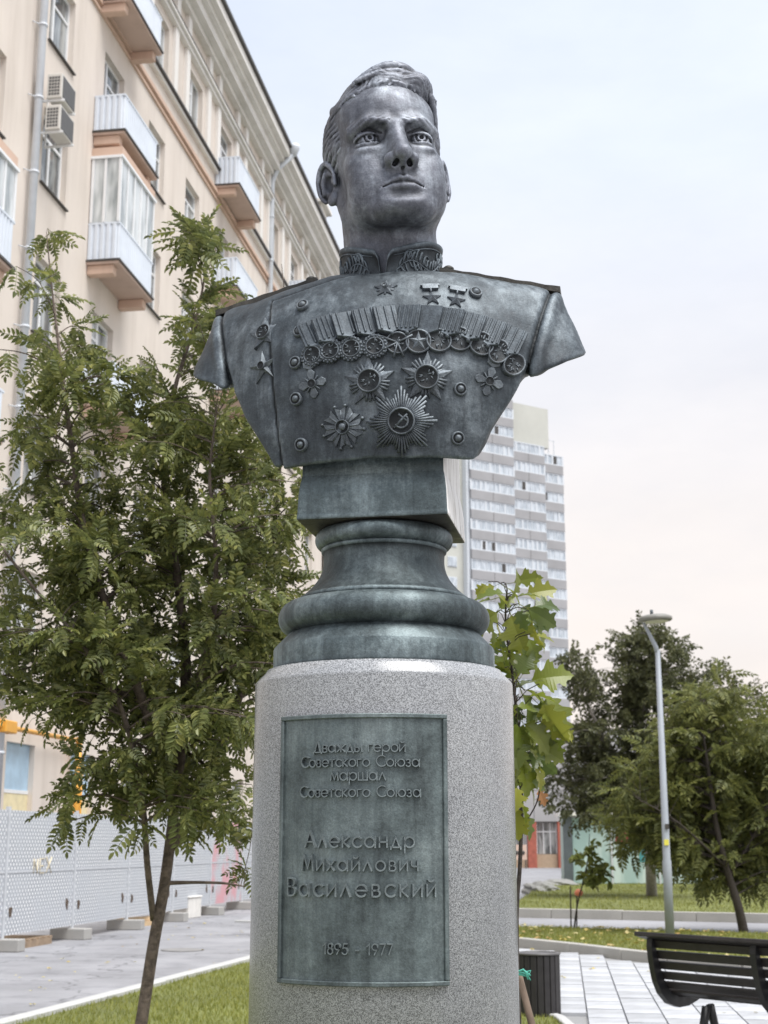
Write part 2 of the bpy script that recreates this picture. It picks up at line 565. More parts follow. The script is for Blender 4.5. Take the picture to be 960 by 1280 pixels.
    # hand modelled surface
    g.F += 0.03 * np.sin(g.X * 1.9 + 1.3 * np.sin(g.Z * 1.1)) * np.sin(g.Y * 1.7 + g.Z * 1.3)
    return g.mesh()
def hair_mesh():
    g = Grid((-9.6, -12.0, -8), (9.6, 12.4, 14.2), 0.15)
    X, Y, Z = g.X, g.Y, g.Z
    d = ell(X, Y, Z, (0, 1.35, 3.9), (7.75, 9.75, 8.35))
    fr = smin(d, ell(X, Y, Z, (0, -2.9, 4.3), (6.95, 6.3, 6.5)), 2.0)
    yb = -3.8 + 0.12 * Z - 8.5 * sstep(6.0, 9.4, Z + 0.12 * np.abs(X)) + 1.3 * sstep(2.5, 5, Z) * sstep(3.2, 5.0, np.abs(X)) * (1 - sstep(5, 7.8, Z))
    yb = yb + 0.35 * np.sin(Z * 2.3) * sstep(4.5, 2.5, Z) + (0.45 * np.sin(X * 2.4 + 1) + 0.3 * np.sin(X * 5.3)) * sstep(4.5, 6.5, Z)
    d = smax(fr + 0.55 * np.exp(-(np.clip(Y - yb, 0, 9) / 0.9) ** 2), yb - Y, 0.3)
    low = np.where(Y < 0.2, -2.4 - 0 * Y, np.where(Y < 3.2, -2.4 + 3.6 * sstep(0.0, 1.2, Y) - 5.5 * sstep(1.6, 3.2, Y), -4.3))
    d = smax(d, low - Z, 0.4)
    g.F[:] = np.broadcast_to(d, g.F.shape)
    # swept crest, parted over the right temple, built of overlapping locks
    g.ell((0.6, -2.6, 9.4), (5.1, 5.4, 2.3), 1.8)
    g.ell((3.9, -3.8, 9.0), (2.9, 4.2, 2.6), 0.8)
    rd = random.Random(21)
    rows = 13
    for i in range(rows):
        wv = i / (rows - 1)
        n = 9
        P, rr = [], []
        a_, b_ = rd.uniform(-0.3, 0.3), rd.uniform(-0.3, 0.3)
        lift = 0.9 if i > 1 else (0.6 + 0.25 * i)
        for k in range(n):
            u = k / (n - 1)
            x = -4.0 + 10.8 * u - 0.7 * u * u * wv
            z = 8.8 + (2.8 * lift + 0.5 * wv + a_) * math.sin(math.pi * min(1, u * 0.93 + 0.05)) + 0.9 * wv * (1 - u) - 1.9 * max(0, u - 0.72) * 3.2 * (1 - 0.45 * wv)
            y = -7.1 + 9.5 * wv - 1.0 * math.sin(math.pi * u) * (1 - wv) + 1.9 * u * u * (1 - 0.5 * wv) + 0.28 * math.sin(5 * u + i) + b_ * u
            P.append((x, y, z))
            rr.append((0.42 + 0.55 * math.sin(math.pi * min(1, u * 0.9 + 0.1))) * (0.9 if i else 0.6))
        g.cap(P, rr, 0.16)
    def brow_y(x, z):
        return -3.0 - 6.1 * math.sqrt(max(0.02, 1 - (x / 6.8) ** 2 - ((z - 4.0) / 6.5) ** 2))
    for i in range(30):                                                  # strands breaking the hairline
        x0 = -6.0 + 0.36 * i + rd.uniform(-0.12, 0.12)
        zh = 7.75 - 0.045 * x0 * x0 + rd.uniform(-0.45, 0.25)
        lean = 0.5 if x0 > -3.6 else -0.25
        hgt = 1.9 if x0 > -3.6 else 1.2
        p0 = (x0, brow_y(x0, zh) - 0.06, zh)
        p1 = (x0 + lean * 0.8, brow_y(x0, zh + 0.8) - 0.16, zh + hgt * 0.55)
        p2 = (x0 + lean * 2.0, brow_y(x0, zh + 1.4) + 0.55, zh + hgt)
        p3 = (x0 + lean * 3.4, p2[1] + 1.8, zh + hgt + 0.7)
        g.cap([p0, p1, p2, p3], [0.02, 0.20, 0.34, 0.30], 0.35)
    for i in range(5):                                                   # curl falling over the left temple
        P = [(4.8 + 0.35 * i, -6.2 + 0.55 * i, 9.0 - 0.2 * i), (5.9 + 0.22 * i, -5.7 + 0.55 * i, 7.6 - 0.2 * i), (6.5 + 0.12 * i, -5.0 + 0.6 * i, 6.0 - 0.3 * i), (6.6 + 0.12 * i, -4.3 + 0.65 * i, 4.6 - 0.3 * i)]
        g.cap(P, [0.45, 0.55, 0.42, 0.2], 0.12)
    for sg in (-1, 1):                                                   # sides combed back
        for i in range(13):
            z0 = 7.6 - 0.78 * i
            P, rr = [], []
            for k in range(6):
                u = k / 5
                y = -4.0 + 6.6 * u + 0.25 * math.sin(i * 2.1) - (0.6 if z0 > 5 else 0)
                z = z0 - 1.0 * u + 0.2 * math.sin(3 * u + i)
                q = 1 - ((y - 1.35) / 9.75) ** 2 - ((z - 3.9) / 8.35) ** 2
                x = 7.68 * math.sqrt(max(q, 0.02))
                if y < -1.2 and z0 < 6:
                    x -= 0.10 * (-1.2 - y)
                P.append((sg * x, y, z)); rr.append(0.36 * (0.45 + 0.75 * math.sin(math.pi * (u * 0.8 + 0.2))))
            if z0 < -0.6:
                P, rr = P[:2], rr[:2]
            g.cap(P, rr, 0.12)
    # strands: grooves across the direction the hair is combed, broken up by warping
    wx = 0.5 * np.sin(Y * 0.9 + Z * 0.7) + 0.3 * np.sin(X * 1.7 - Z * 1.1)
    wy = 0.5 * np.sin(X * 0.8 + 1.0) + 0.35 * np.sin(Z * 1.3 + X * 0.5)
    top = sstep(-3.9, -3.3, X + 0 * Z) * sstep(5.0, 7.0, Z)
    q1 = (Y + wy) * 0.9 + Z * 0.5 + 0.05 * (X - 1) ** 2
    q2 = (Z + wx) * 0.85 + Y * 0.6
    def st(q, t):
        return 0.04 * np.sin(q * 4.1 + 1.2 * np.sin(t * 0.6)) + 0.06 * np.abs(np.sin(q * 6.4 + 1.8 * np.sin(t * 0.5 + 2))) + 0.035 * np.sin(q * 15.0 + 2.0 * np.sin(t * 0.9))
    g.F += (st(q1, X) * top + 0.75 * st(q2, Y + Z) * (1 - top)).astype(np.float32)
    return g.mesh()
HEAD_POS = Vector((0.004, -0.010, 3.247 - BZ))
HEAD_ROT = Matrix.Rotation(R(20), 3, 'Z') @ Matrix.Rotation(R(-5.5), 3, 'Y') @ Matrix.Rotation(R(-4.5), 3, 'X')
V, Q = head_mesh()
head = obj('head', mesh_from('head', V * HS, Q, True), BR_HEAD, bust, label='bare bronze head with a stern face turned to his left')
head.location = HEAD_POS
head.rotation_euler = HEAD_ROT.to_euler()
V, Q = hair_mesh()
hair = obj('hair', mesh_from('hair', V * HS, Q, True), BR_HEAD, head)

# coat: implicit torso, cut off below the chest and at the sleeves
def torso_mesh():
    g = Grid((-0.56, -0.30, 2.36), (0.56, 0.30, 3.03), 0.0046)
    X, Y, Z = g.X, g.Y, g.Z
    A = np.abs(X)
    zz = np.array([2.36, 2.41, 2.5, 2.62, 2.72, 2.8, 2.87, 2.92, 2.97, 3.05])
    yf = np.array([-.190, -.198, -.218, -.232, -.226, -.204, -.166, -.128, -.078, 0.0])
    zf = np.linspace(2.36, 3.05, 200)
    from_ = np.interp(zf, zz, yf)
    ker = np.hanning(25); ker /= ker.sum()
    sm = np.convolve(np.pad(from_, 12, mode='edge'), ker, 'valid')
    y0 = np.interp(g.ax[2], zf, sm).astype(np.float32)[None, None, :]
    front = y0 + 0.165 * (A / 0.44) ** 2.2 - Y
    back = Y - (0.19 - 0.55 * X * X - 0.5 * np.clip(Z - 2.75, 0, 1) ** 1.0)
    ztop = 2.950 - 0.19 * np.clip(A - 0.12, 0, 1) + 0.0 * Y - 0.6 * np.clip(Y - 0.06, 0, 1)
    top = Z - ztop
    F = smax(front * 0.92, back * 0.9, 0.05)
    F = smax(F, top, 0.07)
    side = 0.8606 * (A - 0.226 + 0.55 * np.clip(Y + 0.13, 0, 1)) - 0.5095 * (Z - 2.41)
    F = smax(F, side, 0.012)
    F = np.maximum(F, A - 0.47)
    ax, bx = np.array((0.360, 0.045, 2.800)), np.array((0.430, 0.01, 2.54))
    arm = capsule(A, (Y - 0.02) * 0.9 + 0.02, Z, ax, bx, 0.110, 0.126)
    arm = smax(arm, 0.30 * (A - 0.37) - 0.909 * (Z - 2.664 - 0.36 * np.clip(Y + 0.05, -0.08, 1)), 0.010)
    arm = smax(arm, 0.34 - A, 0.01)
    F = smin(F, arm, 0.022)
    F = smax(F, 2.420 + 0.008 * np.sin(X * 3 + 1) + 0.5 * np.clip(-front, 0, 0.2) - Z, 0.008)
    F = np.maximum(F, -np.maximum(F + 0.03, Z - 2.53))                  # hollow casting
    # sleeve seam, lapped front, folds and hand modelling
    xs = 0.428 - 0.235 * (2.91 - Z) 
    F = F + 0.008 * np.exp(-((A - xs) / 0.006) ** 2) - 0.006 * np.exp(-((A - xs - 0.022) / 0.014) ** 2)
    xp = -0.262 + 0.11 * np.clip(2.85 - Z, 0, 1)
    ztl = 2.865 + 0.055 * sstep(-0.28, 0.0, X) 
    panel = sstep(0, 0.004, X - xp) * sstep(0, 0.005, ztl - Z + 0 * Y) * (Y < 0.0)
    F = F - 0.0055 * panel
    F = F + 0.004 * np.exp(-((X - xp + 0.001) / 0.003) ** 2) * (Z < ztl + .003) * (Y < 0)
    F = F + 0.0035 * np.exp(-((Z - ztl) / 0.004) ** 2) * (X > xp) * (X < 0.02) * (Y < 0)
    fold = 0.006 * np.sin((X * 0.8 + Z) * 20 + 3 * np.sin(X * 6)) * np.exp(-((A - 0.33) / 0.10) ** 2)
    F = F + fold * 0.5 + 0.0018 * np.sin(X * 31 + 2 * np.sin(Z * 23)) * np.sin(Z * 37 + X * 11 + Y * 17)
    g.F = np.ascontiguousarray(np.broadcast_to(F, g.F.shape), dtype=np.float32)
    return g.mesh()
V, Q = torso_mesh()
V[:, 2] -= BZ
coat_me = mesh_from('coat', V, Q, True)
coat = obj('coat', coat_me, BR_COAT, bust, label='bronze military coat cut off at the sleeves and chest')
bvh = BVHTree.FromPolygons([Vector(p) for p in V], [tuple(int(i) for i in q) for q in Q])
MW = Matrix.Translation((0, MY, BZ)) @ Matrix.Rotation(MROT, 4, 'Z')
MI = MW.inverted()
def on_coat(px, py):
    o = MI @ CAM
    d = (MI.to_3x3() @ ray(px, py)).normalized()
    hit, nrm, _, dist = bvh.ray_cast(o, d)
    if hit is None:
        return None
    acc = Vector(nrm)
    for dx, dy in ((6, 0), (-6, 0), (0, 6), (0, -6)):
        h2, n2, _, _ = bvh.ray_cast(o, (MI.to_3x3() @ ray(px + dx, py + dy)).normalized())
        if n2 is not None:
            acc += n2
    return hit, acc.normalized()
PXM = 1780 / 3.62
def place(o, px, py, tilt=0.0, lift=0.0, sc=1.0, extra=None):
    r = on_coat(px, py)
    if r is None:
        print('MISS', o.name, px, py)
        return o
    p, n = r
    up = Vector((0, 0, 1))
    x = up.cross(n).normalized()
    y = n.cross(x)
    M = Matrix((x, y, n)).transposed() @ Matrix.Rotation(R(tilt), 3, 'Z')
    o.matrix_local = Matrix.Translation(p + n * lift) @ M.to_4x4() @ (extra if extra is not None else Matrix.Scale(sc, 4))
    return o
def ngon(n, r, ph=90):
    return [(r * math.cos(R(ph) + 2 * math.pi * k / n), r * math.sin(R(ph) + 2 * math.pi * k / n)) for k in range(n)]
def star_faceted(m, n, ro, ri, zt, ze=0.0, ph=90):
    """faceted star: ridge lines rise to the middle"""
    v = [(0, 0, zt)]
    for k in range(2 * n):
        r_ = ro if k % 2 == 0 else ri
        t = R(ph) + math.pi * k / n
        v.append((r_ * math.cos(t), r_ * math.sin(t), ze))
    for k in range(2 * n):
        v.append((v[k + 1][0], v[k + 1][1], -0.012))
    f = []
    for k in range(2 * n):
        k2 = (k + 1) % (2 * n)
        f.append((0, k + 1, k2 + 1))
        f.append((k + 1, 2 * n + k + 1, 2 * n + k2 + 1, k2 + 1))
    m.add(v, f)
    return m
def disc(m, r_, z, rim=0.0015, n=24):
    m.lathe([(r_, -0.012), (r_, z + rim), (r_ * 0.94, z + rim * 1.6), (r_ * 0.88, z + rim), (r_ * 0.84, z + rim * 0.35), (0.0004, z + rim * 0.8)], n)
    return m
def relief(m, r_, z, seed, n=9, h=0.0021):
    """small raised figures on a medal"""
    rd = random.Random(seed)
    for _ in range(n):
        a, q = rd.uniform(0, 6.28), r_ * math.sqrt(rd.uniform(0, 0.5))
        b = a + rd.uniform(-1, 1)
        p0 = (q * math.cos(a), q * math.sin(a), z)
        p1 = (p0[0] + r_ * 0.4 * math.cos(b), p0[1] + r_ * 0.4 * math.sin(b), z)
        m.tube([p0, p1], [h, h * 0.6], 5)
    return m
def buttons():
    m = MB()
    m.lathe([(0.0165, -0.008), (0.0165, 0.006), (0.0150, 0.009), (0.0125, 0.0095), (0.0115, 0.0075), (0.0085, 0.008), (0.0060, 0.012), (0.0008, 0.0135)], 20)
    me = m.mesh('button')
    for px, py in ((379, 383), (375, 415), (370, 454), (371, 499), (377, 556), (594, 367), (575, 487), (572, 548)):
        o = obj('button', me, BR_MEDAL, coat)
        place(o, px, py)
buttons()
BR_RIB = bronze('bronze_ribbon', (0.022, 0.026, 0.030), (0.056, 0.066, 0.075), (0.17, 0.195, 0.215), 6.5, 0.2, 0.66)
def ribbon_row():
    pts = [(392, 417), (409, 411), (433, 406), (458, 402), (484, 399), (510, 398), (536, 399), (562, 402), (588, 408), (613, 415), (638, 425)]
    for i, (px, py) in enumerate(pts):
        m = MB()
        hw, hh = 0.0275, 0.040
        m.prism([(-hw, hh), (hw, hh), (hw, -hh * 0.72), (0.004, -hh), (-hw, -hh * 0.72)][::-1], -0.012, 0.004)
        rd = random.Random(i * 7 + 3)
        k = [3, 5, 2, 4, 3, 5, 0, 6, 4, 5, 3][i]
        for j in range(k):
            x = -hw + 2 * hw * (j + 0.5) / k
            m.box(x - 0.0026, x + 0.0026, -hh * 0.74, hh * 0.96, 0.0, 0.0068 + 0.001 * rd.random())
        m.lathe([(0.005, -0.004), (0.005, 0.005), (0.001, 0.008)], 8, (0.004, -hh - 0.002))
        o = m.build('medal_ribbon', BR_RIB, coat, 0.0012, 1)
        a, b = pts[max(i - 1, 0)], pts[min(i + 1, 10)]
        t = -math.degrees(math.atan2(b[1] - a[1], b[0] - a[0])) * 0.9
        place(o, px, py + 3, t + (9 if i < 5 else -8), 0.007, 1, Matrix.Rotation(R(15 if i < 5 else -15), 4, 'Y'))
ribbon_row()
def medal_row():
    pts = [(392, 445), (414, 440), (440, 437), (469, 434), (497, 430), (523, 428), (548, 427), (574, 425), (601, 431), (622, 441), (641, 457)]
    for i, (px, py) in enumerate(pts):
        m = MB()
        r_ = 0.0305
        if i < 4:                                                       # scalloped wreaths
            n = 18
            p = []
            for k in range(n * 2):
                q = r_ * (1.04 if k % 2 else 0.94)
                p.append((q * math.cos(math.pi * k / n), q * math.sin(math.pi * k / n)))
            m.prism(p, -0.012, 0.0045)
            disc(m, r_ * 0.72, 0.0055)
            relief(m, r_ * 0.6, 0.0065, i)
            for k in range(n):
                t = 2 * math.pi * k / n
                m.lathe([(0.0035, 0.003), (0.0035, 0.006), (0.0006, 0.0085)], 6, (r_ * 0.86 * math.cos(t), r_ * 0.86 * math.sin(t)))
        elif i == 4:                                                    # ring with crossed arms
            disc(m, r_ * 0.92, 0.004)
            for a in (25, 155, 255, 290, 205):
                m.tube([(0, 0, 0.006), (r_ * 1.3 * math.cos(R(a)), r_ * 1.3 * math.sin(R(a)), 0.006)], [0.002, 0.003], 6)
            relief(m, r_ * 0.5, 0.006, 4)
        elif i == 5:
            disc(m, r_, 0.004)
            star_faceted(m, 5, r_ * 0.85, r_ * 0.34, 0.009, 0.0045)
        else:
            disc(m, r_, 0.0045)
            relief(m, r_ * 0.72, 0.0055, i * 3, 14)
        o = m.build('medal', BR_MEDAL, coat)
        place(o, px, py, (14, 10, 6, 4, 2, 0, 0, -5, -14, -28, -50)[i], 0.004)
        if i >= 9:
            o.scale = (0.82, 1.08, 1)
medal_row()
def order_star():
    m = MB()
    for k in range(30):                                                 # rays between the arms
        t = 2 * math.pi * (k + 0.5) / 30
        ph = ((math.degrees(t) - 90) % 72)
        L = 0.049 if min(ph, 72 - ph) > 14 else 0.041
        d = Vector((math.cos(t), math.sin(t), 0))
        m.tube([d * 0.018 + Vector((0, 0, 0.003)), d * L + Vector((0, 0, 0.0012))], [0.0035, 0.0028], 5)
    m.prism(ngon(5, 0.044, 270), -0.012, 0.001)
    star_faceted(m, 5, 0.063, 0.026, 0.010, 0.003)
    disc(m, 0.029, 0.0105, 0.002, 32)
    relief(m, 0.02, 0.0115, 11, 12, 0.0018)
    me = m.mesh('order_star')
    for k in range(5):
        pass
    for px, py, t in ((462, 477, 2), (533, 472, -3)):
        place(obj('order_star', me, BR_MEDAL, coat), px, py, t)
order_star()
def sunburst():
    m = MB()
    n = 56
    for k in range(n):
        t = R(90) + 2 * math.pi * k / n
        ph = (k % 7) / 7.0
        L = 0.083 - 0.030 * (1 - abs(2 * ph - 1)) if k % 7 else 0.083
        d = Vector((math.cos(t), math.sin(t), 0))
        m.tube([d * 0.02 + Vector((0, 0, 0.006)), d * L + Vector((0, 0, 0.001))], [0.0026, 0.0030], 5)
    m.prism([(0.052 * math.cos(2 * math.pi * k / 32), 0.052 * math.sin(2 * math.pi * k / 32)) for k in range(32)], -0.012, 0.002)
    disc(m, 0.032, 0.012, 0.003, 32)
    m.tube([(-0.017, -0.016, 0.013), (0.006, 0.008, 0.015), (0.014, 0.016, 0.013)], 0.0028, 6)
    m.tube([(0.016 * math.cos(R(a)), 0.016 * math.sin(R(a)), 0.0135) for a in range(-150, 60, 20)], 0.0026, 6)
    m.tube([(-0.006, 0.016, 0.013), (0.016, -0.002, 0.013)], 0.0026, 6)
    place(m.build('order_sunburst', BR_MEDAL, coat), 502, 527, 0)
sunburst()
def cross_order():
    m = MB()
    for k in range(8):                                                  # eight arms with balls between flared tips
        t = R(90 + 45 * k)
        d, s_ = Vector((math.cos(t), math.sin(t), 0)), Vector((-math.sin(t), math.cos(t), 0))
        q = [d * 0.012 - s_ * 0.005, d * 0.047 - s_ * 0.014, d * 0.040, d * 0.047 + s_ * 0.014, d * 0.012 + s_ * 0.005]
        m.prism([(p.x, p.y) for p in q], -0.012, 0.004)
        for sg in (-1, 1):
            p = d * 0.049 + s_ * sg * 0.013
            if k % 2 == 0:
                m.lathe([(0.0042, -0.004), (0.0042, 0.004), (0.001, 0.008)], 7, (p.x, p.y))
        m.tube([d * 0.01 + Vector((0, 0, 0.006)), d * 0.04 + Vector((0, 0, 0.004))], 0.0022, 5)
    disc(m, 0.017, 0.010, 0.002, 20)
    m.lathe([(0.009, 0.008), (0.008, 0.013), (0.001, 0.014)], 12)
    place(m.build('order_cross', BR_MEDAL, coat), 429, 534, 6)
    for px, py, t in ((391, 480, 8), (611, 477, -14)):
        m = MB()
        for k in range(4):
            tt = R(90 * k)
            d, s_ = Vector((math.cos(tt), math.sin(tt), 0)), Vector((-math.sin(tt), math.cos(tt), 0))
            q = [d * 0.006 - s_ * 0.004, d * 0.026 - s_ * 0.011, d * 0.035 - s_ * 0.004, d * 0.035 + s_ * 0.004, d * 0.026 + s_ * 0.011, d * 0.006 + s_ * 0.004]
            m.prism([(p.x, p.y) for p in q], -0.012, 0.0045)
            e_ = (d + s_).normalized()
            m.tube([e_ * 0.005 + Vector((0, 0, 0.003)), e_ * 0.024 + Vector((0, 0, 0.003))], 0.0024, 5)
        disc(m, 0.011, 0.0075, 0.002, 16)
        m.prism([(-0.016, 0.043), (0, 0.034), (0.016, 0.043), (0.016, 0.055), (-0.016, 0.055)], -0.01, 0.003)
        place(m.build('order_cross', BR_MEDAL, coat, 0.001, 1), px, py, t)
cross_order()
def breast_stars():
    m = MB()
    star_faceted(m, 5, 0.047, 0.023, 0.009, 0.004)
    disc(m, 0.021, 0.010, 0.002, 24)
    relief(m, 0.015, 0.011, 5, 8)
    place(m.build('order_star', BR_MEDAL, coat), 331, 417, 8)
    m = MB()
    star_faceted(m, 5, 0.045, 0.014, 0.014, 0.002)
    disc(m, 0.0105, 0.013, 0.002, 16)
    place(m.build('order_star', BR_MEDAL, coat), 330, 459, 10)
    for px, py, t in ((540, 373, 4), (570, 376, -10)):                   # two small stars on bars
        m = MB()
        star_faceted(m, 5, 0.0235, 0.0095, 0.011, 0.003)
        m.box(-0.019, 0.019, 0.030, 0.044, -0.01, 0.006)
        m.box(-0.023, 0.023, 0.042, 0.047, -0.01, 0.004)
        m.tube([(0, 0.018, 0.004), (0, 0.032, 0.004)], 0.0025, 6)
        place(m.build('hero_star', BR_MEDAL, coat), px, py, t)
    m = MB()
    star_faceted(m, 5, 0.030, 0.012, 0.012, 0.003)
    for k in range(5):
        t = R(-90 + 72 * k)
        d = Vector((math.cos(t), math.sin(t), 0))
        m.tube([d * 0.005, d * 0.022], [0.004, 0.003], 5)
    disc(m, 0.007, 0.013, 0.001, 12)
    place(m.build('neck_star', BR_MEDAL, coat), 482, 361, 0)
breast_stars()
# shoulder boards, lying on the shoulders with their front edge towards the viewer
def board(sg):
    v, f = [], []
    nseg = 16
    def crest(x):
        best = None
        for y in np.linspace(-0.12, 0.10, 45):
            h, nn, _, _ = bvh.ray_cast(Vector((x, float(y), 1.3)), Vector((0, 0, -1)))
            if h is not None:
                sc_ = (h.z + BZ - CAM.z) / (MY + y)
                if best is None or sc_ > best[0]:
                    best = (sc_, float(y), h.z)
        return best[1], best[2]
    (ya, za), (yb_, zb_) = crest(sg * 0.175), crest(sg * 0.385)
    for i in range(nseg + 1):
        t = i / nseg
        xa = 0.158 + 0.286 * t
        u = (xa - 0.175) / 0.21
        x, y, z = sg * xa, ya + (yb_ - ya) * u, za + (zb_ - za) * u
        wd = 0.095 * (0.6 if i == 0 else 1)
        lip = 0.0012 * math.sin(i * 1.7)
        for yy, zz in ((-0.006, -0.008), (-0.008, 0.006 + lip), (0.004, 0.011 + lip), (wd, 0.012), (wd, -0.012)):
            v.append((x, y + yy, z + zz))
    K = 5
    for i in range(nseg):
        for k in range(K):
            a, b = i * K + k, i * K + (k + 1) % K
            q = (a, b, b + K, a + K)
            f.append(q if sg < 0 else q[::-1])
    f.append(tuple(range(K)) if sg > 0 else tuple(range(K - 1, -1, -1)))
    e_ = [nseg * K + k for k in range(K)]
    f.append(tuple(e_) if sg < 0 else tuple(e_[::-1]))
    m = MB()
    m.add(v, f)
    p = Vector(v[K * 1 + 2])
    m.lathe([(0.014, 0), (0.014, 0.007), (0.008, 0.012), (0.001, 0.013)], 16, (p.x, p.y + 0.012), M=Matrix.Translation((0, 0, p.z - 0.003)))
    m.build('shoulder_board', BR_EDGE, coat)
board(-1)
board(1)
# standing collar with a relief of leaves
CC = Vector((0.018, 0.0, 0))
def collar_pt(a, h, off=0.0):
    """a: angle from the front opening (degrees, + to image right); h: 0..1"""
    t = R(a)
    rx, ry = 0.1275 + off, 0.118 + off
    fl = 0.001 * h
    x = CC.x + (rx + fl) * math.sin(t)
    y = 0.0 - (ry + fl) * math.cos(t)
    z0 = 2.890 + 0.042 * (1 - math.exp(-(a / 45.0) ** 2)) - BZ
    z1 = z0 + 0.096 - 0.004 * math.cos(t)
    return Vector((x, y, z0 - 0.012 + (z1 - z0 + 0.012) * h))
OPEN = 12
def collar():
    v, f = [], []
    n = 120
    cols = []
    for i in range(n + 1):
        a = OPEN * 0.2 + (360 - OPEN * 0.4) * i / n
        aa = a if a <= 180 else a - 360
        e_ = min(a, 360 - a) - OPEN * 0.2          # distance from the opening
        hmax = 1.0 if e_ > 10 else 0.35 + 0.65 * (1 - (1 - e_ / 10) ** 2) ** 0.5
        cols.append((aa, hmax))
    prof = [(0.0, 0.0), (0.5, 0.0), (0.86, 0.0), (0.90, 0.004), (0.97, 0.005), (1.0, 0.0), (1.0, -0.014), (0.5, -0.014), (0.0, -0.014)]
    for aa, hm in cols:
        for h, o_ in prof:
            v.append(collar_pt(aa, h * hm, o_))
    k = len(prof)
    for i in range(n):
        for j in range(k - 1):
            f.append((i * k + j, (i + 1) * k + j, (i + 1) * k + j + 1, i * k + j + 1))
    f.append(tuple(range(k)))
    f.append(tuple(n * k + j for j in range(k - 1, -1, -1)))
    m = MB()
    m.add(v, f, True)
    c = m.build('collar', BR_COAT, coat)
    for s in (-1, 1):
        m = MB()
        def L(pts, r0):
            P = [collar_pt(s * a, h, 0.0015) for a, h in pts]
            m.tube(P, [r0 * (0.55 + 0.9 * math.sin(math.pi * (i + 0.4) / len(P))) for i in range(len(P))], 6)
        rd = random.Random(4)
        def stem_h(a):
            return 0.40 + 0.17 * math.sin((a - 14) / 9.5)
        L([(14 + 3 * i, stem_h(14 + 3 * i)) for i in range(28)], 0.0019)
        for i in range(7):                                               # scrolls
            a0, dn = 19 + 11 * i, 1 if i % 2 else -1
            h0 = stem_h(a0) + dn * 0.18
            L([(a0 + (4.6 - 0.33 * q) * math.cos(q * 0.75) * dn, min(0.84, max(0.04, h0 + (0.19 - 0.014 * q) * math.sin(q * 0.75)))) for q in range(12)], 0.0016)
        for i in range(34):                                              # leaves along the stem
            a0 = 15 + 2.4 * i
            dn = 1 if i % 2 else -1
            h0 = stem_h(a0)
            ln = rd.uniform(0.16, 0.30)
            L([(a0 + (5.5 * u), min(0.85, max(0.03, h0 + dn * ln * math.sin(1.9 * u)))) for u in (0, .25, .5, .75, 1)], rd.uniform(0.0016, 0.0028))
        for h_ in (0.80,):
            L([(12 + 4 * i, h_) for i in range(22)], 0.0014)
        m.build('collar_leaves', BR_COAT, coat)
collar()
# block under the chest
def block():
    v, f = [], []
    hw, hd = 0.180, 0.168
    prof = [(0.0, 2.292), (0.0, 2.300), (-0.001, 2.306), (-0.002, 2.33), (-0.003, 2.355), (-0.006, 2.38), (-0.010, 2.40), (-0.012, 2.54)]
    for o_, z in prof:
        for x, y in ((-1, -1), (1, -1), (1, 1), (-1, 1)):
            v.append((x * (hw + o_), y * (hd + o_), z - BZ))
    for i in range(len(prof) - 1):
        for k in range(4):
            k2 = (k + 1) % 4
            f.append((i * 4 + k, i * 4 + k2, i * 4 + 4 + k2, i * 4 + 4 + k))
    f.append((3, 2, 1, 0))
    n = len(prof) * 4
    f.append((n - 4, n - 3, n - 2, n - 1))
    m = MB()
    m.add(v, f)
    o = m.build('plinth_block', BR_BASE, bust, 0.004, 2)
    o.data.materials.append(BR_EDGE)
    # right side: whitish deposit streaks, with the sky reflection painted into the colour
    ms, nn, b = newmat('bronze_sky_lit_streaks')
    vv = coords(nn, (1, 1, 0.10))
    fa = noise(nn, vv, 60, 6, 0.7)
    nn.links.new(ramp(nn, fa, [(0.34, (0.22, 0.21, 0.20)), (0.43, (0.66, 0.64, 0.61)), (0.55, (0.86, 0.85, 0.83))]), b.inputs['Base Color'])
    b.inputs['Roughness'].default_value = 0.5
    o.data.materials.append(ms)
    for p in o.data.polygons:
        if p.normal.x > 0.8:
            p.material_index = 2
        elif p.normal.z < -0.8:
            p.material_index = 1                          # shade under the block painted as darker bronze, with some grime
block()
# turned base of the bust
def base():
    K = 0.344 / 0.331
    P = [(0.262, 0.0), (0.264, 0.004), (0.264, 0.046), (0.262, 0.050), (0.228, 0.084), (0.226, 0.086)]
    low = MB().lathe([(a, b * K) for a, b in [(0.2, 0.0)] + P + [(0.2, 0.088)]], 96)
    low.build('base_disc', BR_BASE, bust)
    tor = [(0.19, 0.082)] + [(0.218 + 0.036 * math.cos(t), 0.119 + 0.037 * math.sin(t)) for t in np.linspace(-1.5, 1.5, 15)] + [(0.19, 0.160)]
    MB().lathe([(float(a), float(b) * K) for a, b in tor], 96).build('base_torus', BR_BASE, bust)
    sc = [(0.205, 0.158), (0.2055, 0.166), (0.200, 0.170)]
    for t in np.linspace(0, 1, 14):
        sc.append((float(0.148 + 0.050 * (1 - t) ** 2.4 - 0.004 * math.sin(math.pi * t)), float(0.171 + 0.104 * t)))
    sc += [(0.152, 0.277), (0.153, 0.283), (0.149, 0.286)]
    MB().lathe([(a, b * K) for a, b in sc], 96).build('base_neck', BR_BASE, bust)
    ut = [(0.14, 0.284)] + [(0.147 + 0.021 * math.cos(t), 0.306 + 0.022 * math.sin(t)) for t in np.linspace(-1.5, 1.5, 11)] + [(0.13, 0.329)]
    MB().lathe([(float(a), float(b) * K) for a, b in ut], 96).build('upper_torus', BR_BASE, bust)
base()

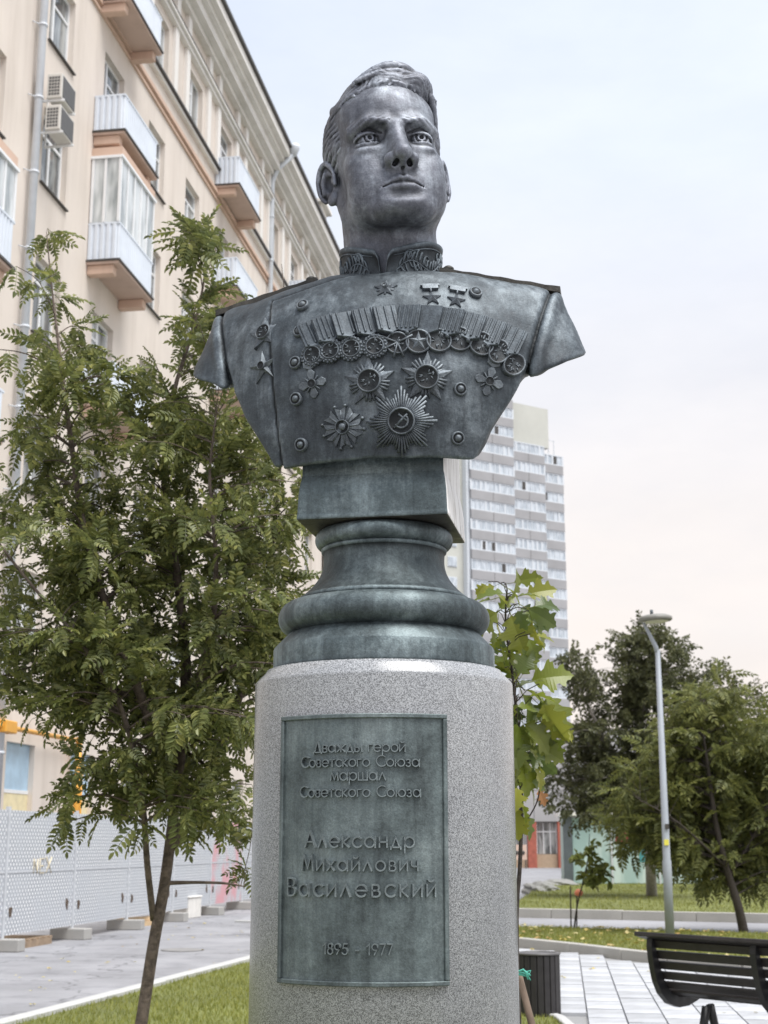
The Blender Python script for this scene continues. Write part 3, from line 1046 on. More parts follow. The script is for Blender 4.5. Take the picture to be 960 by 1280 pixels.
# ------------------------------------------------------------------ granite column with its plaque
ped = thing('granite_column', 'round polished grey granite column with a bronze plaque carrying a bust', 'pedestal', (0, MY, 0), MROT)
def granite(name):
    m, n, b = newmat(name)
    v = coords(n)
    vo = N(n, 'ShaderNodeTexVoronoi', Scale=600.0)
    n.links.new(v, vo.inputs['Vector'])
    sepc = N(n, 'ShaderNodeSeparateColor')
    n.links.new(vo.outputs['Color'], sepc.inputs[0])
    c1 = ramp(n, sepc.outputs[0], [(0.0, (0.13, 0.135, 0.14)), (0.25, (0.21, 0.217, 0.225)), (0.5, (0.35, 0.36, 0.37)), (1.0, (0.475, 0.49, 0.505))])
    f2 = noise(n, v, 420, 2, 0.6)
    c1 = mix(n, 0.7, c1, ramp(n, f2, [(0.38, (0.55,) * 3), (0.6, (1.15,) * 3)]), 'MULTIPLY')
    f3 = noise(n, v, 5, 5, 0.6)
    c1 = mix(n, 0.5, c1, ramp(n, f3, [(0.35, (0.82, 0.82, 0.85)), (0.7, (1.08, 1.07, 1.06))]), 'MULTIPLY')
    n.links.new(c1, b.inputs['Base Color'])
    b.inputs['Roughness'].default_value = 0.24
    bump(n, b, f2, 0.05, 0.002)
    return m
GRAN = granite('granite')
MB().lathe([(0.306, 0.14), (0.3055, 1.912), (0.3045, 1.918), (0.283, 1.940), (0.279, 1.947), (0.02, 1.948)], 128).build('shaft', GRAN, ped)
MB().lathe([(0.42, 0.0), (0.42, 0.13), (0.41, 0.142), (0.02, 0.143)], 96).build('foot_slab', GRAN, ped)
PL0, PL1 = 1.264, 1.822
PA0, PA1 = R(-35.6), R(35.2)       # angular span on the column
def cyl(a, z, r_):
    return Vector((r_ * math.sin(a), -r_ * math.cos(a), z))
def curved_panel(m, a0, a1, z0, z1, r0, r1, n=28):
    v, f = [], []
    for i in range(n + 1):
        a = a0 + (a1 - a0) * i / n
        v += [cyl(a, z0, r1), cyl(a, z1, r1), cyl(a, z1, r0), cyl(a, z0, r0)]
    for i in range(n):
        for k in range(4):
            k2 = (k + 1) % 4
            f.append((i * 4 + k, i * 4 + 4 + k, i * 4 + 4 + k2, i * 4 + k2))
    f += [(0, 1, 2, 3), (n * 4 + 3, n * 4 + 2, n * 4 + 1, n * 4)]
    return m.add(v, f, False)
PR = 0.3125
m = MB()
curved_panel(m, PA0, PA1, PL0, PL1, 0.300, PR)
plaque = m.build('plaque', BR_PLAQUE, ped)
m = MB()
t_ = 0.0075
for z0, z1 in ((PL0 - 0.002, PL0 + t_), (PL1 - t_, PL1 + 0.002)):
    curved_panel(m, PA0 - 0.008, PA1 + 0.008, z0, z1, 0.300, PR + 0.006)
for a0, a1 in ((PA0 - 0.008, PA0 + t_ / PR), (PA1 - t_ / PR, PA1 + 0.008)):
    curved_panel(m, a0, a1, PL0 + t_ + 0.0003, PL1 - t_ - 0.0003, 0.300, PR + 0.0057, 4)
m.build('plaque_frame', BR_PLAQUE, plaque, 0.0015, 1)

# raised lettering: a thin geometric stroke alphabet (unit = capital height)
def arc(cx, cy, rx, ry, a0, a1, n=14):
    return [(cx + rx * math.cos(R(a0 + (a1 - a0) * i / n)), cy + ry * math.sin(R(a0 + (a1 - a0) * i / n))) for i in range(n + 1)]
X_ = 0.66                                                     # x-height
o_ = arc(0.33, 0.33, 0.33, 0.33, 0, 360, 20)
G = {
 'Д': (0.86, [[(0.12, 0), (0.43, 1.0), (0.74, 0)], [(0, -0.12), (0, 0), (0.86, 0), (0.86, -0.12)]]),
 'С': (0.80, [arc(0.5, 0.5, 0.5, 0.5, 48, 312, 20)]),
 'М': (0.95, [[(0, 0), (0.16, 1), (0.475, 0.12), (0.79, 1), (0.95, 0)]]),
 'А': (0.80, [[(0, 0), (0.40, 1), (0.80, 0)], [(0.15, 0.36), (0.65, 0.36)]]),
 'В': (0.58, [[(0, 0), (0, 1), (0.28, 1)] + arc(0.28, 0.76, 0.24, 0.24, 90, -90)[1:] + [(0.02, 0.52)], [(0.28, 0.52)] + arc(0.30, 0.26, 0.28, 0.26, 90, -90) + [(0, 0)]]),
 'в': (0.44, [[(0, 0), (0, X_), (0.22, X_)] + arc(0.22, 0.50, 0.17, 0.16, 90, -90)[1:] + [(0.02, 0.34)], [(0.22, 0.34)] + arc(0.24, 0.17, 0.2, 0.17, 90, -90) + [(0, 0)]]),
 'а': (0.72, [o_, [(0.70, -0.01), (0.70, X_ + 0.02)]]),
 'ж': (0.80, [[(0.4, 0), (0.4, X_)], [(0.02, X_), (0.38, 0.34), (0, 0)], [(0.78, X_), (0.42, 0.34), (0.80, 0)]]),
 'д': (0.66, [[(0.08, 0), (0.33, X_), (0.58, 0)], [(0, -0.12), (0, 0), (0.66, 0), (0.66, -0.12)]]),
 'ы': (0.66, [[(0, X_), (0, 0), (0.22, 0)] + arc(0.22, 0.2, 0.2, 0.2, -90, 90) + [(0.0, 0.4)], [(0.66, 0), (0.66, X_)]]),
 'г': (0.36, [[(0, 0), (0, X_), (0.36, X_)]]),
 'е': (0.66, [[(0.0, 0.34), (0.655, 0.34)] + arc(0.33, 0.33, 0.33, 0.33, 2, 318, 20)]),
 'р': (0.66, [o_, [(0, X_), (0, -0.36)]]),
 'о': (0.66, [o_]),
 'и': (0.52, [[(0, X_), (0, 0.02), (0.52, X_ - 0.02), (0.52, 0)]]),
 'й': (0.52, [[(0, X_), (0, 0.02), (0.52, X_ - 0.02), (0.52, 0)], arc(0.26, 0.98, 0.17, 0.14, 200, 340, 8)]),
 'т': (0.44, [[(0, X_), (0.44, X_)], [(0.22, X_), (0.22, 0)]]),
 'с': (0.56, [arc(0.33, 0.33, 0.33, 0.33, 45, 315, 18)]),
 'к': (0.44, [[(0, 0), (0, X_)], [(0.42, X_), (0.04, 0.34), (0.44, 0)]]),
 'ю': (0.88, [[(0, 0), (0, X_)], [(0, 0.33), (0.22, 0.33)], arc(0.55, 0.33, 0.33, 0.33, 0, 360, 20)]),
 'з': (0.42, [arc(0.19, 0.49, 0.17, 0.16, 150, -90)[:] + arc(0.19, 0.165, 0.21, 0.175, 90, -150)]),
 'м': (0.72, [[(0, 0), (0.10, X_), (0.36, 0.08), (0.62, X_), (0.72, 0)]]),
 'ш': (0.80, [[(0, X_), (0, 0), (0.80, 0), (0.80, X_)], [(0.40, 0), (0.40, X_)]]),
 'л': (0.58, [[(0, 0), (0.29, X_), (0.58, 0)]]),
 'н': (0.50, [[(0, 0), (0, X_)], [(0.50, 0), (0.50, X_)], [(0, 0.34), (0.50, 0.34)]]),
 'х': (0.52, [[(0, 0), (0.52, X_)], [(0.52, 0), (0, X_)]]),
 'ч': (0.46, [[(0, X_), (0, 0.45)] + arc(0.2, 0.45, 0.2, 0.17, 180, 280)[1:] + [(0.46, 0.3)], [(0.46, 0), (0.46, X_)]]),
 '1': (0.30, [[(0.02, 0.74), (0.24, 0.98), (0.24, 0)]]),
 '8': (0.52, [arc(0.26, 0.76, 0.2, 0.22, 0, 360, 16), arc(0.26, 0.27, 0.26, 0.27, 0, 360, 18)]),
 '9': (0.56, [arc(0.28, 0.7, 0.28, 0.28, 0, 360, 18), [(0.545, 0.60), (0.22, 0)]]),
 '5': (0.52, [[(0.46, 0.98), (0.16, 0.98), (0.08, 0.58)] + arc(0.24, 0.31, 0.28, 0.31, 115, -150)]),
 '7': (0.50, [[(0, 0.98), (0.50, 0.98), (0.14, 0)]]),
 '-': (0.40, [[(0.05, 0.38), (0.35, 0.38)]]),
 ' ': (0.34, []),
}
GM = {}
def glyph_mesh(ch, sz):
    key = (ch, round(sz, 4))
    if key in GM:
        return GM[key]
    m = MB()
    hw = 0.064 * sz                # half stroke
    for s_ in G[ch][1]:
        pts = [Vector((p[0] * sz, p[1] * sz)) for p in s_]
        closed = (pts[0] - pts[-1]).length < 1e-5
        if closed:
            pts = pts[:-1]
        n = len(pts)
        L_, Rr = [], []
        for i, p in enumerate(pts):
            a = pts[i - 1] if (i > 0 or closed) else None
            b = pts[(i + 1) % n] if (i < n - 1 or closed) else None
            d0 = (p - a).normalized() if a is not None else None
            d1 = (b - p).normalized() if b is not None else None
            d0 = d0 or d1; d1 = d1 or d0
            nn = Vector((-(d0 + d1).y, (d0 + d1).x))
            if nn.length < 1e-4:
                nn = Vector((-d0.y, d0.x))
            nn.normalize()
            k = hw / max(0.45, nn.dot(Vector((-d0.y, d0.x))))
            e0 = Vector((0, 0))
            if a is None: e0 = -d1 * hw * 0.6
            if b is None: e0 = d0 * hw * 0.6
            L_.append(p + e0 + nn * k); Rr.append(p + e0 - nn * k)
        v, f = [], []
        for i in range(n):
            c_ = (L_[i] + Rr[i]) / 2
            v += [(*L_[i], -0.003), (*(L_[i] * 0.75 + c_ * 0.25), 0.0075), (*(Rr[i] * 0.75 + c_ * 0.25), 0.0075), (*Rr[i], -0.003)]
        for i in range(n if closed else n - 1):
            j = (i + 1) % n
            for k in range(3):
                f.append((i * 4 + k, i * 4 + k + 1, j * 4 + k + 1, j * 4 + k))
        if not closed:
            f += [(0, 3, 2, 1), (n * 4 - 4, n * 4 - 3, n * 4 - 2, n * 4 - 1)]
        m.add(v, f)
    GM[key] = m.mesh('letter')
    return GM[key]
def inscription(text, sz, track, ac, z, width=None):
    tot = sum(G[c][0] for c in text) * sz + track * sz * (len(text) - 1)
    sx = 1.0
    if width:
        track = track + (width - tot) / sz / (len(text) - 1)
        tot = width
    x = -tot / 2
    for ch in text:
        wch = G[ch][0] * sz
        if ch != ' ':
            a = ac + (x + wch / 2) / PR
            o = obj('letter', glyph_mesh(ch, sz), BR_LETTER, plaque)
            ca, sa = math.cos(a), math.sin(a)
            xa, n_ = Vector((ca, sa, 0)), Vector((sa, -ca, 0))
            M = Matrix((xa, Vector((0, 0, 1)), n_)).transposed()
            o.matrix_local = Matrix.Translation(cyl(a, z, PR) - xa * (wch / 2)) @ M.to_4x4()
        x += wch + track * sz
AC = (PA0 + PA1) / 2
for text, sz, z, wid in (('Дважды герой', 0.0225, 1.7425, 0.200), ('Советского Союза', 0.0225, 1.7115, 0.262), ('маршал', 0.0240, 1.6825, 0.118), ('Советского Союза', 0.0225, 1.6480, 0.266),
                         ('Александр', 0.0315, 1.5430, 0.238), ('Михайлович', 0.0300, 1.4950, 0.252), ('Василевский', 0.0360, 1.4425, 0.328), ('1895 - 1977', 0.0215, 1.3260, 0.146)):
    inscription(text, sz, 0.18, AC, z, wid)
# ------------------------------------------------------------------ ground, lawns, kerbs, paving, road
def speckled(name, c, var=0.18, scale=30, rough=0.9, bmp=0.25, big=0.2):
    m, n, b = newmat(name)
    v = coords(n, out='Object')
    f1 = noise(n, v, scale * 8, 3, 0.7)
    f2 = noise(n, v, 0.5, 6, 0.6)
    a = ramp(n, f1, [(0.3, tuple(x * (1 - var) for x in c)), (0.7, tuple(x * (1 + var) for x in c))])
    a = mix(n, 1.0, a, ramp(n, f2, [(0.3, (1 - big,) * 3), (0.7, (1 + big,) * 3)]), 'MULTIPLY')
    n.links.new(a, b.inputs['Base Color'])
    b.inputs['Roughness'].default_value = rough
    bump(n, b, f1, bmp, 0.01)
    return m
ASPH = speckled('asphalt', (0.27, 0.27, 0.285))
def cracks(m):
    n = m.node_tree
    b = n.nodes['Principled BSDF']
    v = coords(n, (1, 1, 1))
    wn = N(n, 'ShaderNodeTexNoise', Scale=2.5, Detail=5)
    n.links.new(v, wn.inputs['Vector'])
    wv = N(n, 'ShaderNodeVectorMath', operation='MULTIPLY_ADD')
    n.links.new(wn.outputs['Color'], wv.inputs[0]); wv.inputs[1].default_value = (0.9, 0.9, 0.9)
    n.links.new(v, wv.inputs[2])
    vo = N(n, 'ShaderNodeTexVoronoi', Scale=0.32, feature='DISTANCE_TO_EDGE')
    n.links.new(wv.outputs[0], vo.inputs['Vector'])
    old = b.inputs['Base Color'].links[0].from_socket
    c = mix(n, 1.0, old, ramp(n, vo.outputs['Distance'], [(0.0, (0.5, 0.5, 0.5)), (0.012, (1, 1, 1))]), 'MULTIPLY')
    st = noise(n, v, 1.4, 6, 0.7)
    c = mix(n, 0.8, c, ramp(n, st, [(0.34, (0.72, 0.72, 0.73)), (0.5, (1, 1, 1)), (0.7, (1.1, 1.1, 1.1))]), 'MULTIPLY')
    n.links.new(c, b.inputs['Base Color'])
cracks(ASPH)
ASPH2 = speckled('road_asphalt', (0.31, 0.31, 0.33))
KERB = speckled('kerb_concrete', (0.42, 0.41, 0.38), 0.12, 20)
KERBW = speckled('kerb_pale', (0.50, 0.50, 0.49), 0.10, 20)
SOIL = speckled('lawn_ground', (0.15, 0.165, 0.05), 0.35, 12, 1.0, 0.6, 0.3)
TILE = speckled('paving_slab', (0.43, 0.44, 0.46), 0.10, 30, 0.75, 0.1)
def per_piece(m, amt):
    n = m.node_tree
    b = n.nodes['Principled BSDF']
    oi = N(n, 'ShaderNodeObjectInfo')
    g = N(n, 'ShaderNodeNewGeometry')
    ad = N(n, 'ShaderNodeMath', operation='ADD')
    n.links.new(oi.outputs['Random'], ad.inputs[0]); n.links.new(g.outputs['Random Per Island'], ad.inputs[1])
    fr = N(n, 'ShaderNodeMath', operation='FRACT'); n.links.new(ad.outputs[0], fr.inputs[0])
    old = b.inputs['Base Color'].links[0].from_socket
    c = mix(n, 1.0, old, ramp(n, fr.outputs[0], [(0.0, (1 - amt,) * 3), (1.0, (1 + amt,) * 3)]), 'MULTIPLY')
    st = noise(n, coords(n), 3.0, 5, 0.65)
    c = mix(n, 0.7, c, ramp(n, st, [(0.35, (0.8, 0.79, 0.78)), (0.55, (1.03, 1.03, 1.03))]), 'MULTIPLY')
    n.links.new(c, b.inputs['Base Color'])
per_piece(TILE, 0.10)
JOINT = speckled('paving_bed', (0.29, 0.29, 0.29))
def sheet(name, pts, z, mat, thick=0.5):
    m = MB()
    m.prism([(p[0], p[1]) for p in pts], z - thick, z)
    o = m.build(name, mat)
    o['kind'] = 'structure'
    return o
m = MB()
m.box(-900, 900, -60, 1500, -0.6, 0)
o = m.build('ground', ASPH); o['kind'] = 'structure'
def ccw(p):
    a = sum(p[i][0] * p[(i + 1) % len(p)][1] - p[(i + 1) % len(p)][0] * p[i][1] for i in range(len(p)))
    return p if a > 0 else p[::-1]
LAWN = ccw([(-5.55, 1.2), (-3.06, 13.2), (-1.75, 19.45), (-1.2, 22.0), (-0.5, 20.0), (0.6, 15.6), (1.28, 13.95), (1.50, 13.1), (1.52, 12.0), (1.5, 9.0), (1.5, 1.2)])
sheet('lawn', LAWN, 0.06, SOIL)
# road, verge and far lawn
rn0, rn1 = Vector((-3.0, 30.1)), Vector((14, 21.4))       # near edge of the road
rf0, rf1 = Vector((-3.0, 34.4)), Vector((16, 25.5))       # far edge
sheet('road', ccw([tuple(rn0), tuple(rn1), tuple(rf1), tuple(rf0)]), 0.006, ASPH2, 0.2)
VK = [(-0.6, 25.6), (0.9, 24.0), (2.08, 22.72), (2.75, 21.5), (3.3, 20.3), (3.75, 19.45), (4.5, 18.6), (5.6, 17.9), (7.2, 17.2), (9.5, 16.6)]
VERGE = ccw(VK + [(12.9, 16.2), (14.0, 21.25), (-0.9, 28.85)])
sheet('verge', VERGE, 0.08, SOIL)
FARL = ccw([tuple(gpt(640, 1137)[:2]), tuple(gpt(652, 1128)[:2]), tuple(gpt(672, 1114)[:2]), tuple(gpt(694, 1104)[:2]), (9, 61), (34, 58), (40, 30), (16.4, 26.1), (3.2, 32.2)])
sheet('far_lawn', FARL, 0.10, SOIL)
def kerb(label_name, pts, w, z1, mat, ln=1.0, gap=0.012):
    root = bpy.data.objects.new(label_name, None)
    link(root)
    root['kind'] = 'structure'
    acc = [Vector(p[:2]) for p in pts]
    rd = random.Random(len(pts))
    for a, b in zip(acc[:-1], acc[1:]):
        L = (b - a).length
        n = max(1, round(L / ln))
        for i in range(n):
            p, q = a.lerp(b, i / n), a.lerp(b, (i + 1) / n)
            d = (q - p)
            ang = math.atan2(d.y, d.x)
            m = MB()
            m.box(gap / 2, d.length - gap / 2, -w / 2, w / 2, -0.2, z1 + rd.uniform(-0.004, 0.004))
            o = m.build('kerb_stone', mat, root, 0.008, 1)
            o.location = (p.x, p.y, 0)
            o.rotation_euler = (0, 0, ang)
    return root
kerb('lawn_kerb', [(-5.6, 1.0), (-3.10, 13.2), (-1.79, 19.45), (-1.22, 22.1)], 0.15, 0.105, KERBW)
kerb('lawn_kerb', [(1.55, 1.2), (1.56, 12.0), (1.54, 13.15), (1.31, 14.0), (0.63, 15.65), (-0.46, 20.1)], 0.09, 0.085, KERBW)
kerb('verge_kerb', VK, 0.16, 0.15, KERB)
kerb('road_kerb', [tuple(rn0 - Vector((0, .12))), tuple(rn1 - Vector((0, .12)))], 0.12, 0.045, KERBW, 2.0)
kerb('road_kerb', [(2.2, 32.35), (16.3, 25.75)], 0.18, 0.19, KERB, 1.6)
# paved plaza: slabs one by one where the picture shows them
pl = sheet('plaza', ccw([(1.58, 1.0), (1.62, 12.0), (1.60, 13.2), (1.36, 14.05), (0.69, 15.7), (-0.40, 20.2), (-1.15, 22.3), (-2, 30), (-0.6, 25.55), (0.85, 23.95), (2.0, 22.68), (2.68, 21.45), (3.23, 20.25), (3.7, 19.38), (4.46, 18.5), (5.58, 17.8), (7.2, 17.1), (12.9, 16.0), (12.9, 1.0)]), 0.012, JOINT, 0.2)
def inside(p, poly):
    c = False
    n = len(poly)
    for i in range(n):
        a, b = poly[i], poly[(i + 1) % n]
        if (a[1] > p[1]) != (b[1] > p[1]) and p[0] < (b[0] - a[0]) * (p[1] - a[1]) / (b[1] - a[1]) + a[0]:
            c = not c
    return c
TW, TL = 0.34, 0.68
tile_me = []
for i in range(3):
    m = MB()
    m.box(-TW / 2 + 0.007, TW / 2 - 0.007, -TL / 2 + 0.016, TL / 2 - 0.016, 0.0, 0.034)
    me = m.mesh('paving_slab')
    me.materials.append(TILE)
    tile_me.append(me)
rd = random.Random(5)
TR = R(-7)
plz = [tuple(v.co[:2]) for v in pl.data.vertices[len(pl.data.vertices) // 2:]]
cands = []
for i in range(-24, 44):
    for j in range(-5, 28):
        x = i * TW
        y = 9.0 + j * TL + (TL / 2 if i % 2 else 0)
        p = (x * math.cos(TR) - (y - 15) * math.sin(TR) + 1.5, x * math.sin(TR) + (y - 15) * math.cos(TR) + 15)
        ok = all(inside((p[0] + a, p[1] + b), plz) for a in (-.13, .13) for b in (-.29, .29))
        q = p[0] / p[1]
        if ok and -0.02 < q < 0.30 and 11.2 < p[1] < 24:
            cands.append(p)
cands.sort(key=lambda p: p[1])
for p in cands[:298]:
    o = obj('paving_slab', tile_me[rd.randrange(3)], None, pl)
    o.location = (p[0], p[1], 0.012 + rd.uniform(-0.002, 0.002))
    o.rotation_euler = (rd.uniform(-.002, .002), rd.uniform(-.002, .002), TR)
if len(cands) > 298:
    m = MB()
    for p in cands[298:]:
        m.box(-TW / 2 + 0.007, TW / 2 - 0.007, -TL / 2 + 0.016, TL / 2 - 0.016, 0.0, 0.034, Matrix.Translation((p[0], p[1], 0.012 + rd.uniform(-0.002, 0.002))) @ Matrix.Rotation(TR, 4, 'Z'))
    o = m.build('paving_slabs', TILE, pl)
    o['kind'] = 'stuff'
# grass blades
GRASS = None
def leafmat(name, cols, trans=0.35, rough=0.5, island=True, var=None):
    m, n, b = newmat(name)
    g = N(n, 'ShaderNodeNewGeometry')
    oi = N(n, 'ShaderNodeObjectInfo')
    ad = N(n, 'ShaderNodeMath', operation='ADD')
    n.links.new(g.outputs['Random Per Island'], ad.inputs[0])
    n.links.new(oi.outputs['Random'], ad.inputs[1])
    fr = N(n, 'ShaderNodeMath', operation='FRACT')
    n.links.new(ad.outputs[0], fr.inputs[0])
    k = len(cols)
    c = ramp(n, fr.outputs[0], [(i / (k - 1), col) for i, col in enumerate(cols)])
    v = coords(n, out='Object')
    c = mix(n, 0.6, c, ramp(n, noise(n, v, 1.6, 4), [(0.3, (0.7, 0.72, 0.7)), (0.7, (1.25, 1.2, 1.1))]), 'MULTIPLY')
    n.links.new(c, b.inputs['Base Color'])
    b.inputs['Roughness'].default_value = rough
    t = N(n, 'ShaderNodeBsdfTranslucent')
    n.links.new(c, t.inputs['Color'])
    mxs = N(n, 'ShaderNodeMixShader')
    mxs.inputs[0].default_value = trans
    n.links.new(b.outputs[0], mxs.inputs[1])
    n.links.new(t.outputs[0], mxs.inputs[2])
    n.links.new(mxs.outputs[0], n.nodes['Material Output'].inputs[0])
    return m
GRASS = leafmat('grass_blades', [(0.17, 0.20, 0.035), (0.25, 0.27, 0.055), (0.33, 0.33, 0.09), (0.21, 0.24, 0.045)], 0.3)
def grass(name, label, poly, count, h, z, box, seed):
    r_ = np.random.default_rng(seed)
    pts = []
    P = r_.uniform((box[0], box[2]), (box[1], box[3]), (count * 3, 2))
    n = len(poly)
    inn = np.zeros(len(P), bool)
    for i in range(n):
        a, b = poly[i], poly[(i + 1) % n]
        cond = (a[1] > P[:, 1]) != (b[1] > P[:, 1])
        xx = (b[0] - a[0]) * (P[:, 1] - a[1]) / ((b[1] - a[1]) or 1e-9) + a[0]
        inn ^= cond & (P[:, 0] < xx)
    P = P[inn][:count]
    k = len(P)
    patch = 0.6 + 0.5 * np.sin(P[:, 0] * 2.3 + np.sin(P[:, 1] * 1.7)) * np.sin(P[:, 1] * 1.9 + 1)
    hh = h * r_.uniform(0.45, 1.15, k) * (0.75 + 0.4 * patch)
    an = r_.uniform(0, 6.28, k)
    wv = h * 0.10 * r_.uniform(0.7, 1.5, k)
    ln = hh * r_.uniform(0.1, 0.7, k)
    la = r_.uniform(0, 6.28, k)
    V = np.zeros((k, 4, 3))
    for c, sg in ((0, -1), (1, 1)):
        V[:, c, 0] = P[:, 0] + sg * wv * np.cos(an); V[:, c, 1] = P[:, 1] + sg * wv * np.sin(an); V[:, c, 2] = z - 0.005
    V[:, 2, 0] = P[:, 0] + ln * np.cos(la) + wv * .2 * np.cos(an); V[:, 2, 1] = P[:, 1] + ln * np.sin(la) + wv * .2 * np.sin(an); V[:, 2, 2] = z + hh
    V[:, 3, 0] = P[:, 0] + ln * np.cos(la) - wv * .2 * np.cos(an); V[:, 3, 1] = P[:, 1] + ln * np.sin(la) - wv * .2 * np.sin(an); V[:, 3, 2] = z + hh
    F = np.arange(k * 4).reshape(k, 4)
    o = obj(name, mesh_from(name, V.reshape(-1, 3), F), GRASS, None)
    o['kind'] = 'stuff'; o['label'] = label; o['category'] = 'grass'
    return o
grass('lawn_grass', 'short green mown grass inside the pale kerb round the column', LAWN, 52000, 0.042, 0.06, (-5.6, 1.6, 6, 22), 1)
grass('verge_grass', 'green grass strip between the paved plaza and the road', VERGE, 40000, 0.05, 0.08, (-0.9, 11, 16.2, 29), 2)
grass('far_lawn_grass', 'green lawn beyond the road in front of the kiosk', FARL, 45000, 0.07, 0.10, (2, 24, 26, 62), 3)
# fallen leaves on the verge
FALL = leafmat('fallen_leaf', [(0.55, 0.45, 0.12), (0.42, 0.33, 0.10), (0.60, 0.55, 0.28), (0.35, 0.22, 0.07)], 0.15)
def litter(name, label, poly, box, z, count, seed, s):
    rd = random.Random(seed)
    m = MB()
    k = 0
    while k < count:
        p = (rd.uniform(box[0], box[1]), rd.uniform(box[2], box[3]))
        if not inside(p, poly):
            continue
        k += 1
        a = rd.uniform(0, 6.28)
        r_ = s * rd.uniform(0.6, 1.3)
        n = 7
        v = [(p[0] + r_ * (0.55 + 0.45 * (i % 2)) * math.cos(a + i * 6.283 / n), p[1] + r_ * (0.55 + 0.45 * (i % 2)) * math.sin(a + i * 6.283 / n), z + rd.uniform(0, r_ * 0.5)) for i in range(n)]
        m.add([(p[0], p[1], z + 0.006)] + v, [(0, i + 1, (i + 1) % n + 1) for i in range(n)])
    o = m.build(name, FALL)
    o['kind'] = 'stuff'; o['label'] = label; o['category'] = 'leaves'
litter('fallen_leaves', 'yellow fallen leaves scattered over the grass verge', VERGE, (0, 10, 17, 28), 0.125, 420, 3, 0.062)
litter('fallen_leaves', 'few dry leaves lying on the asphalt beside the metal fence', [(-6, 13), (-3.4, 13), (-1.9, 20), (-1.2, 30), (-3.4, 32), (-5.4, 22)], (-6, -1, 13, 32), 0.012, 60, 12, 0.035)
litter('fallen_leaves', 'few small brown leaves lying on the pale paving slabs', plz, (1.6, 6, 12, 22), 0.048, 36, 8, 0.04)
# ------------------------------------------------------------------ apartment building on the left
FB = 0.156
PHI = math.atan(FB)
def fac(x, y, off=0.0):
    """pixel -> (s, z) on the facade plane moved outwards by off metres"""
    a = -12.0 + off / math.cos(PHI)
    r = ray(x, y)
    t = a / (r.x - FB * r.y)
    p = CAM + r * t
    return p.y / math.cos(PHI) , p.z
def stucco(name, c):
    m, n, b = newmat(name)
    v = coords(n)
    f1 = noise(n, v, 0.35, 6, 0.6)
    f2 = noise(n, v, 40, 4, 0.6)
    sv_ = coords(n, (1, 1, 0.12))
    f3 = noise(n, sv_, 1.6, 5, 0.6)
    a = ramp(n, f1, [(0.3, tuple(x * 0.93 for x in c)), (0.7, tuple(min(1, x * 1.05) for x in c))])
    a = mix(n, 0.6, a, ramp(n, f3, [(0.30, (0.80, 0.78, 0.76)), (0.5, (1.0, 1.0, 1.0)), (0.7, (1.04, 1.04, 1.04))]), 'MULTIPLY')
    n.links.new(a, b.inputs['Base Color'])
    b.inputs['Roughness'].default_value = 0.9
    bump(n, b, f2, 0.2, 0.01)
    return m
STUC = stucco('peach_stucco', (0.70, 0.63, 0.565))
PEACH = stucco('pink_stucco', (0.62, 0.45, 0.355))
CREAM = stucco('cream_trim', (0.79, 0.765, 0.73))
WHITE = plain('white_upvc', (0.80, 0.81, 0.82), 0.35, 0.04)
CLAD = plain('pale_blue_cladding', (0.66, 0.71, 0.78), 0.5, 0.06, 2.0)
PIPE = plain('zinc_pipe', (0.62, 0.66, 0.71), 0.45, 0.08, 3.0)
DARKM = plain('dark_sheet_metal', (0.06, 0.055, 0.05), 0.5, 0.2)
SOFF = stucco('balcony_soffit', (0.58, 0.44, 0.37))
def glassmat(name, c, rough=0.06, curtain=(0.40, 0.42, 0.42)):
    m, n, b = newmat(name)
    v = coords(n, (1, 1, 0.25), 'Object')
    oi = N(n, 'ShaderNodeObjectInfo')
    ad = N(n, 'ShaderNodeVectorMath', operation='ADD')
    n.links.new(v, ad.inputs[0]); n.links.new(oi.outputs['Random'], ad.inputs[1])
    f = noise(n, ad.outputs[0], 2.2, 3)
    n.links.new(ramp(n, f, [(0.42, c), (0.58, curtain)]), b.inputs['Base Color'])
    b.inputs['Roughness'].default_value = rough
    b.inputs['Specular IOR Level'].default_value = 0.9
    return m
GLASS = glassmat('window_glass', (0.09, 0.10, 0.105))
GLASSB = glassmat('balcony_glass', (0.30, 0.33, 0.34), 0.1, (0.66, 0.69, 0.70))
FILM = plain('blue_film', (0.42, 0.58, 0.72), 0.35, 0.16, 2.5)
YELLOW = plain('yellow_paint', (0.72, 0.36, 0.055), 0.45, 0.06)
blg = thing('apartment_building', 'long peach stucco apartment building with white balconies, pilasters and a deep cornice', 'building', (-12.0, 0, 0), R(90) - PHI)
S0, S1 = 5.0, 78.0
COLS = [29.05 + 3.5 * k for k in range(-6, 14)]
WW, WH = 1.45, 1.80
rows = [(20.92 - 3.45 * n - WH, 20.92 - 3.45 * n) for n in range(0, 5)] + [(2.0, 3.55)]
ATT = (22.75, 24.55)
allrows = sorted(rows + [ATT])
